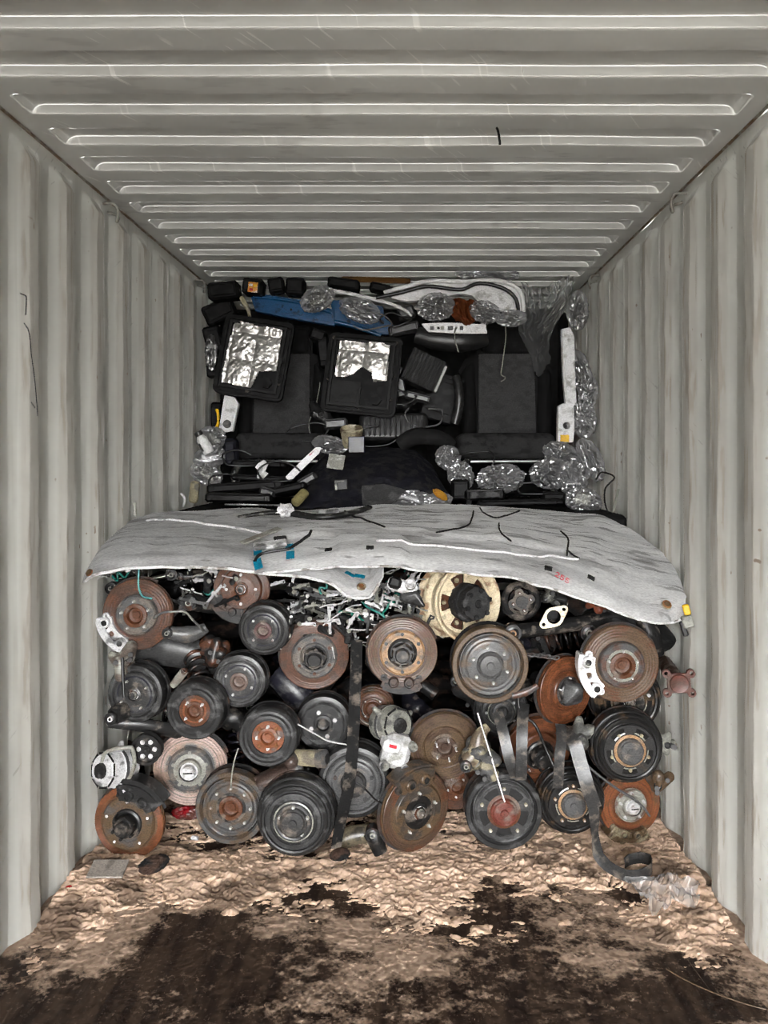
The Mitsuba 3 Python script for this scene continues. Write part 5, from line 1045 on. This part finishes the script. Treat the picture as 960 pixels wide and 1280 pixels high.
# air filter box and engine parts in the middle
t = thing('air_filter_box', 'black air filter box with a ribbed lid and silver edge left of the right seat', 'air filter box'); M = at(530, 462, 4.44, 12, 0, -24); k = s_(4.44)
m = MB(); m.box((46 * k, 42 * k, .12), 'blk', 'dk', .2, M @ tr(0, 0, -.06)); part(t, 'lid', m, 'satin')
for i in range(9):
    m = MB(); m.box((3.0 * k, 40 * k, .016), 'dk', 'chr', .3, M @ tr((-20 + 5 * i) * k, 0, .008)); part(t, 'rib', m, 'satin')
m = MB(); m.box((3 * k, 36 * k, .02), 'wht', M=M @ tr(24 * k, -2 * k, .004)); part(t, 'edge_strip', m, 'satin', 'bright silver edge strip')
t, M = bbox(552, 498, 44, 62, 4.56, -18, 'large black housing behind the ribbed air filter box', name='housing', cat='housing', dep=.16, c='jet', d='dk')
arm('black curved duct right of the housing beside the right seat', [(570, 470, 4.44), (574, 500, 4.42), (568, 530, 4.42)], [.02, .024, .022], c='blk', d='chr', bushes=(), flat=1.2, name='air_duct', cat='duct')
t = thing('engine_cover', 'dark finned engine cover above the black carpet', 'engine cover')
m = MB(); M = at(492, 535, 4.44, 0, 10, 0); k = s_(4.44); m.add(tm(soft(86 * k, 36 * k, .12, .03)), 'blk', 'dk', .4, M); part(t, 'cover', m, 'satin')
for i in range(12):
    m = MB(); m.box((2.5 * k, 26 * k, .02), 'dk', 'gry', .35, M @ tr((-36 + 6.5 * i) * k, 0, .062)); part(t, 'fin', m, 'satin')
arm('black rubber hose above the black carpet, right of the finned cover', [(500, 556, 4.36), (525, 545, 4.34), (550, 548, 4.34), (565, 556, 4.36)], [.045, .05, .045, .035], c='blk', d='dk', bushes=(), flat=1.0, name='rubber_hose', cat='hose', mat='matte')
knuckle('black engine casting behind the torn foil tray', (515, 505, 4.84), .26, 61, 'blk', 'chr', .4, 'engine_block', 'casting', bolts=3, bc='gry')
knuckle('black engine casting between the left seat and torn foil tray', (402, 520, 4.46), .13, 62, 'blk', 'dk', .4, 'engine_block', 'casting', bolts=2, bc='gry')
t = thing('cream_cup', 'cream plastic cup with a blue lower half behind the black carpet', 'cup'); M = frame(W(440, 558, 4.30), unit((0, -.35, 1)))
m = MB(); m.lathe([(0, 0, 'beige'), (.05, 0, 'beige'), (.065, .10, 'beige'), (.06, .11, 'beige'), (.05, .08, 'beige'), (0, .02, 'beige')], 20, M, 'brn', .4); part(t, 'cup', m, 'satin')
m = MB(); m.box((.09, .09, .06), (.12, .14, .22), 'blk', .5, at(446, 556, 4.24)); part(t, 'sleeve', m, 'satin', 'dark blue box')
# moulded black carpet
t = thing('moulded_carpet', 'large black moulded carpet piece bulging between the two seats', 'carpet')
nu_, nv_ = 90, 50
u, v = np.meshgrid(np.linspace(0, 1, nu_), np.linspace(0, 1, nv_), indexing='ij')
topy = np.interp(u, [0, .08, .2, .35, .6, .8, .92, 1], [620, 585, 566, 560, 558, 562, 582, 612]); PX = 372 + 192 * u - 6 * v
boty = np.interp(u, [0, .5, 1], [634, 632, 622])
PY = boty + (topy - boty) * v; YY = 3.98 + .36 * v ** 1.5 - .14 * np.sin(PI * v) * np.sin(PI * u) ** .7
q = np.stack([u.ravel() * 5, v.ravel() * 4, u.ravel() * 0 + 9], 1); YY = YY + .08 * (np.array(meshkit.fbm(q)).reshape(u.shape) - .5)
P_ = np.stack([(PX - VX) * 4.1 / F, YY, EYE + (VY - PY) * 4.1 / F], -1).reshape(-1, 3); fcs = grid_faces(nu_, nv_); P2 = P_ + (0, .012, 0)
m = MB(); m.raw(np.vstack([P_, P2]), (lambda Q: np.vstack([Q[:, [0, 1, 2]], Q[:, [0, 2, 3]]]))(np.vstack([fcs, fcs[:, ::-1] + len(P_)])), (.165, .16, .165), (.11, .11, .115), .5); part(t, 'carpet', m, 'matte')
m = MB(); m.box((.085, .080, .003), 'lgr', 'slv', .4, at(420, 577, 3.93, 0, 20, -8)); single('white_sheet', 'white plastic sheet lying on the black carpet', 'sheet', m, 'satin')
m = MB(); m.box((.07, .055, .012), 'dk', M=at(426, 606, 3.89, 0, 10, 4)); m.box((.05, .012, .004), 'lgr', 'blk', .5, at(424, 602, 3.88, 0, 10, 8)); m.box((.012, .04, .004), 'lgr', 'blk', .5, at(420, 608, 3.88, 0, 10, 4)); part(t, 'socket_opening', m, 'satin', 'opening with shiny plastic inside')
t, M = prism('clear_tray', 'dark translucent plastic tray at the front edge of the black carpet', 'tray', [(453, 608), (480, 606), (506, 613), (488, 630), (454, 630)], 3.86, .03, (.22, .22, .22), 'gry', .3, 'matte')
t, M = prism('white_lever', 'long white lever with a red label leaning on the carpet', 'lever', [(358, 596), (362, 601), (398, 566), (400, 560), (395, 560), (380, 574)], 4.05, .012, 'wht')
m = MB(); m.box((.05, .018, .003), (.75, .3, .35), 'wht', .4, at(392, 566, 4.045, roll=42), bev=.0005); part(t, 'label', m, 'satin', 'red and white label')
t, M = prism('white_clip', 'white plastic clip standing in the black rails at the left', 'clip', [(323, 580), (330, 576), (334, 580), (330, 590), (334, 592), (328, 598), (322, 597), (324, 588), (320, 584)], 4.08, .012, 'wht', 'lgr', .2)
# black seat rails and strips at the left front
for px, py, w, h, ro, Y, lab in ((325, 580, 70, 9, -2, 4.2, 'black slide rail behind the white clip'), (330, 598, 80, 8, -3, 4.1, 'black slide rail below the white clip'), (308, 608, 96, 12, 4, 4.02, 'broad black rail under the slide rails at the left'),
                              (300, 622, 84, 12, -1, 3.92, 'glossy black channel nearest the panels at the left'), (355, 612, 60, 10, 12, 3.98, 'ribbed black bar left of the black carpet'), (650, 628, 110, 8, 1, 3.92, 'black frame bar under the right seat'), (605, 618, 50, 14, 2, 3.98, 'grey fronted black box under the right seat'),
                              (575, 612, 22, 26, 0, 4.02, 'black upright bracket left of the right seat frame'), (290, 565, 14, 34, 4, 4.22, 'dark blue upright box left of the left seat cushion'), (690, 622, 30, 16, 0, 4.0, 'dark bracket right of the right seat frame')):
    t, M = bbox(px, py, w, h, Y, ro, lab, name='seat_rail' if 'rail' in lab else 'black_bar', cat='rail' if 'rail' in lab else 'bar', dep=.09, c='navy' if 'blue' in lab else 'jet', d='gry' if 'grey' in lab else 'blk', mat='gloss' if 'glossy' in lab else 'dull')
single('white_strip', 'thin white strip in front of the glossy black channel', 'strip', MB().box((.30, .008, .01), 'wht', 'blk', .4, at(318, 631, 3.86, roll=-1)), 'satin')
t = thing('bottle', 'small white bottle with black marks at the left wall', 'bottle'); M = frame(W(262, 566, 4.19), unit((-.55, -.1, 1)))
m = MB(); m.lathe([(0, 0, 'wht'), (.028, 0, 'wht'), (.030, .01, 'wht'), (.030, .085, 'wht'), (.02, .10, 'wht'), (.018, .11, 'wht')], 20, M, 'lgr', .2); part(t, 'body', m, 'satin')
m = MB(); m.lathe([(.022, .105, 'dk'), (.022, .13, 'dk'), (0, .13, 'dk')], 16, M); part(t, 'lid', m, 'satin')
m = MB()
for a in (-1.9, -1.4, -.9): m.box((.012, .045, .003), 'blk', M=M @ rotz(math.degrees(a)) @ np.array([[0, 0, 1, .031], [1, 0, 0, 0], [0, 1, 0, .045], [0, 0, 0, 1.0]]), bev=.0004)
part(t, 'mark', m, 'satin', 'black marks')
single('cork_pad', 'tan foam pad between the black rails and the carpet', 'pad', MB().add(tm(soft(.10, .05, .04, .018)), (.55, .50, .36), 'brn', .3, at(375, 622, 3.86, 0, 20, 50)), 'matte')
single('orange_leaf', 'orange paper scrap on the wrapped silver lamp before the carpet', 'scrap', MB().add(crumple(.08, .035, .02, 19, 2), (.66, .45, .16), 'brn', .3, at(550, 618, 3.80, roll=-35), smooth=0), 'matte')
single('foam_lump', 'pale yellow foam lump lowest at the left wall', 'foam', MB().add(tm(soft(.05, .12, .05, .02)), (.58, .55, .45), 'gry', .3, at(243, 615, 4.1, roll=-6)), 'matte')
for pts, lab in ((((631, 404, 4.40), (632, 425, 4.52), (628, 455, 4.58), (626, 468, 4.58), (632, 472, 4.57), (626, 477, 4.57)), 'thin white wire hanging down the headrest of the right seat'), (((570, 410, 4.34), (568, 420, 4.33), (571, 432, 4.34), (573, 440, 4.35)), 'thin white wire hanging from the slotted bracket'),
                 (((400, 478, 4.55), (394, 510, 4.5), (386, 530, 4.5), (389, 545, 4.5)), 'thin white wire hanging beside the left seat')):
    wire(lab, pts, .0035, 'lgr')
wire('thin black wire curling at the right wall behind the pale panel', [(745, 600, 4.2), (752, 590, 4.15), (768, 596, 4.0), (756, 612, 3.9), (760, 640, 3.7)], .004, 'dk')
wire('thin grey rod leaning on the right wall beside the wire', [(766, 640, 3.72), (773, 612, 3.85)], .006, 'lgr', name='thin_rod', cat='rod')
wire('white metal rod stub at the left wall behind the panel', [(168, 628, 3.44), (169, 645, 3.44)], .008, 'lgr', name='rod_stub', cat='rod')
wire('white bent clip at the left wall behind the grey panel', [(226, 617, 3.95), (231, 625, 3.93), (229, 633, 3.9)], .006, 'wht', name='bent_clip', cat='clip')
# dark door cards closing the load behind
for k, (px, w) in enumerate(((300, 130), (395, 90), (480, 110), (560, 110), (640, 120), (708, 70))):
    Y = 5.02 + .10 * (k % 2); kk = s_(Y)
    t = thing('door_card', 'black door card standing at the back of the load ' + ['behind the fully lined tray', 'between the two trays', 'behind the torn foil tray', 'behind the air filter box', 'behind the right seat', 'behind the white pillars'][k], 'door card')
    X = (px - VX) * kk; X0, X1 = max(X - w * kk / 2, XL + .03), min(X + w * kk / 2, XR - .03)
    m = MB(); m.add(rbox(X1 - X0, .05, 1.22, .02), 'blk', 'cloth', .4, frame(((X0 + X1) / 2, Y, DK + .62), (0, 0, 1), 0, (0, 1, 0)), smooth=0); part(t, 'card', m, 'matte')
    m = MB(); m.add(rbox((X1 - X0) * .6, .05, .10, .02), 'blk', 'dk', .4, frame(((X0 + X1) / 2, Y - .04, DK + .60), (0, 0, 1), 0, (0, 1, 0)), smooth=0); part(t, 'armrest', m, 'satin')

# loose wiring and small black parts between the rails and trays
for i, (a_, lab) in enumerate((((300, 575, 4.15), 'thin black cable loop on the rails below the left seat'), ((350, 590, 4.05), 'black cable loop right of the white clip'), ((280, 600, 4.12), 'black cable loop at the left end of the broad rail'),
                               ((385, 540, 4.4), 'black cable loop left of the cream cup'), ((500, 498, 4.42), 'black cable loop under the ribbed air filter box'), ((530, 520, 4.40), 'grey cable loop right of the finned cover'), ((470, 545, 4.36), 'black cable loop on the finned cover'),
                               ((665, 610, 4.02), 'black cable loop under the right seat frame'), ((590, 575, 4.2), 'black cable loop left of the silver seat bar'), ((495, 400, 4.44), 'black cable loop below the white strip'), ((465, 400, 4.42), 'grey cable bunch on the second blue panel'))):
    gg = np.random.default_rng(200 + i); th = np.linspace(0, 5.2, 8); r_ = gg.uniform(10, 20)
    wire(lab, [(a_[0] + r_ * 1.4 * math.cos(x_ + i) + gg.uniform(-4, 4), a_[1] + r_ * .6 * math.sin(x_ + i) + gg.uniform(-3, 3), a_[2] - .04 + .03 * gg.random()) for x_ in th], .005, 'gry' if 'grey' in lab else 'dk', name='cable_loop', cat='cable')
for px, py, w, h, Y, ro, lab in ((508, 392, 22, 16, 4.46, 20, 'small dark plastic block below the white strip end'), (505, 412, 40, 14, 4.48, 12, 'dark rounded mirror housing right of the torn foil tray'), (488, 500, 18, 26, 4.44, 10, 'small dark block right of the torn foil tray'),
                                 (522, 497, 34, 10, 4.40, -14, 'thin dark bar under the ribbed air filter box'), (500, 478, 12, 40, 4.5, 8, 'upright dark strip beside the torn foil tray'), (420, 530, 30, 14, 4.38, 4, 'dark block under the torn foil tray'), (385, 600, 26, 12, 4.02, 30, 'dark angled block below the white lever'),
                                 (335, 615, 20, 12, 3.96, -20, 'small dark block between the black bars')):
    bbox(px, py, w, h, Y, ro, lab, name='plastic_block', cat='block', c='dk', d='chr', dep=.07, mat='satin')
# scratches and pen marks on the container sheet
yl, dl = corrugation(2.617, 0.278, 0.070, 0.066, 0.076, Y0, Y1)
def wall_at(px, py):
    yy = np.linspace(2.2, 4.5, 4000); xx = XL - .038 * np.interp(yy, yl, dl)
    k = np.argmin(np.abs(VX + F * xx / yy - px)); return W(px, py, yy[k]) + (.004, -.003, 0)
for pts in (((24, 367), (32, 371), (31, 394)), ((29, 404), (35, 414), (38, 440), (43, 480), (46, 520)), ((38, 503), (43, 510))):
    m = MB().tube([wall_at(*q) for q in pts], .0014, 'chr', n=6, sub=4); part('wall_left', 'mark', m, 'matte', 'dark scratch mark')
m = MB().tube([W(621, 160, 2.52), W(623, 166, 2.54), W(625, 181, 2.56)], .004, 'blk', n=6, sub=4)
part('ceiling', 'mark', m, 'matte', 'short black mark')

# the loose parts deep in the pile settle onto what lies under them
def pts_of(key, n):
    out = []
    for k_, d_ in scene.items():
        if (k_ == key or k_.startswith(key + '__')) and d_.get('type') == 'ply':
            v, f = meshkit.WRITTEN[d_['filename']][:2]
            A = np.linalg.norm(np.cross(v[f[:, 1]] - v[f[:, 0]], v[f[:, 2]] - v[f[:, 0]]), axis=1); A = A / A.sum()
            G = np.random.default_rng(1); i = G.choice(len(f), n, p=A); a_, b_ = G.random(n), G.random(n); w_ = a_ + b_ > 1; a_[w_], b_[w_] = 1 - a_[w_], 1 - b_[w_]
            out.append(v[f[i, 0]] + a_[:, None] * (v[f[i, 1]] - v[f[i, 0]]) + b_[:, None] * (v[f[i, 2]] - v[f[i, 0]]))
    return np.vstack(out) if out else np.zeros((0, 3))
deep = [k_ for k_, l_ in labels.items() if ' deep ' in l_.get('label', '') and not k_.startswith('rear_axle')]
allk = [k_ for k_, l_ in labels.items() if 'category' in l_ and k_.split('_0')[0] in ('brake_drum', 'brake_disc', 'rear_axle', 'steering_knuckle', 'suspension_arm', 'axle_tube', 'shock_absorber', 'coil_spring', 'casting', 'alternator', 'steel_roadwheel', 'wheel_hub', 'starter_motor')]
cloud = {k_: pts_of(k_, 900) for k_ in allk}
gq = np.stack([gx.ravel(), gy.ravel(), np.maximum(SAW, 0).ravel()], 1)[::6]
fl = np.stack(np.meshgrid(np.arange(XL, XR, .02), np.arange(3.3, 4.2, .02), [0.0]), -1).reshape(-1, 3)
for key in sorted(deep, key=lambda q: cloud[q][:, 2].min()):
    P = cloud[key]; lo_, hi_ = P.min(0), P.max(0)
    O = np.vstack([c_ for k_, c_ in cloud.items() if k_ != key and len(c_) and (c_[:, :2].max(0) > lo_[:2]).all() and (c_[:, :2].min(0) < hi_[:2]).all()] + [gq, fl])
    O = O[(O[:, 0] > lo_[0]) & (O[:, 0] < hi_[0]) & (O[:, 1] > lo_[1]) & (O[:, 1] < hi_[1]) & (O[:, 2] < hi_[2])]
    cell = {}
    for x_, y_, z_ in P:
        c_ = (int(x_ / .02), int(y_ / .02)); cell[c_] = min(cell.get(c_, 9), z_)
    gap = 9.0
    for x_, y_, z_ in O:
        b_ = cell.get((int(x_ / .02), int(y_ / .02)))
        if b_ is not None and z_ <= b_ + .015: gap = min(gap, max(b_ - z_, 0))
    if .004 < gap < .6:
        for k_ in scene:
            if (k_ == key or k_.startswith(key + '__')): scene[k_]['to_world'] = T().translate([0, 0, -float(gap)])
        cloud[key] = P - [0, 0, gap]
for key in ('suspension_arm_021', 'coil_spring_004', 'casting_019'):      # nothing lies under these
    for k_ in [q for q in scene if q == key or q.startswith(key + '__')]: del scene[k_]
    for k_ in [q for q in labels if q == key or q.startswith(key + '__')]: del labels[k_]
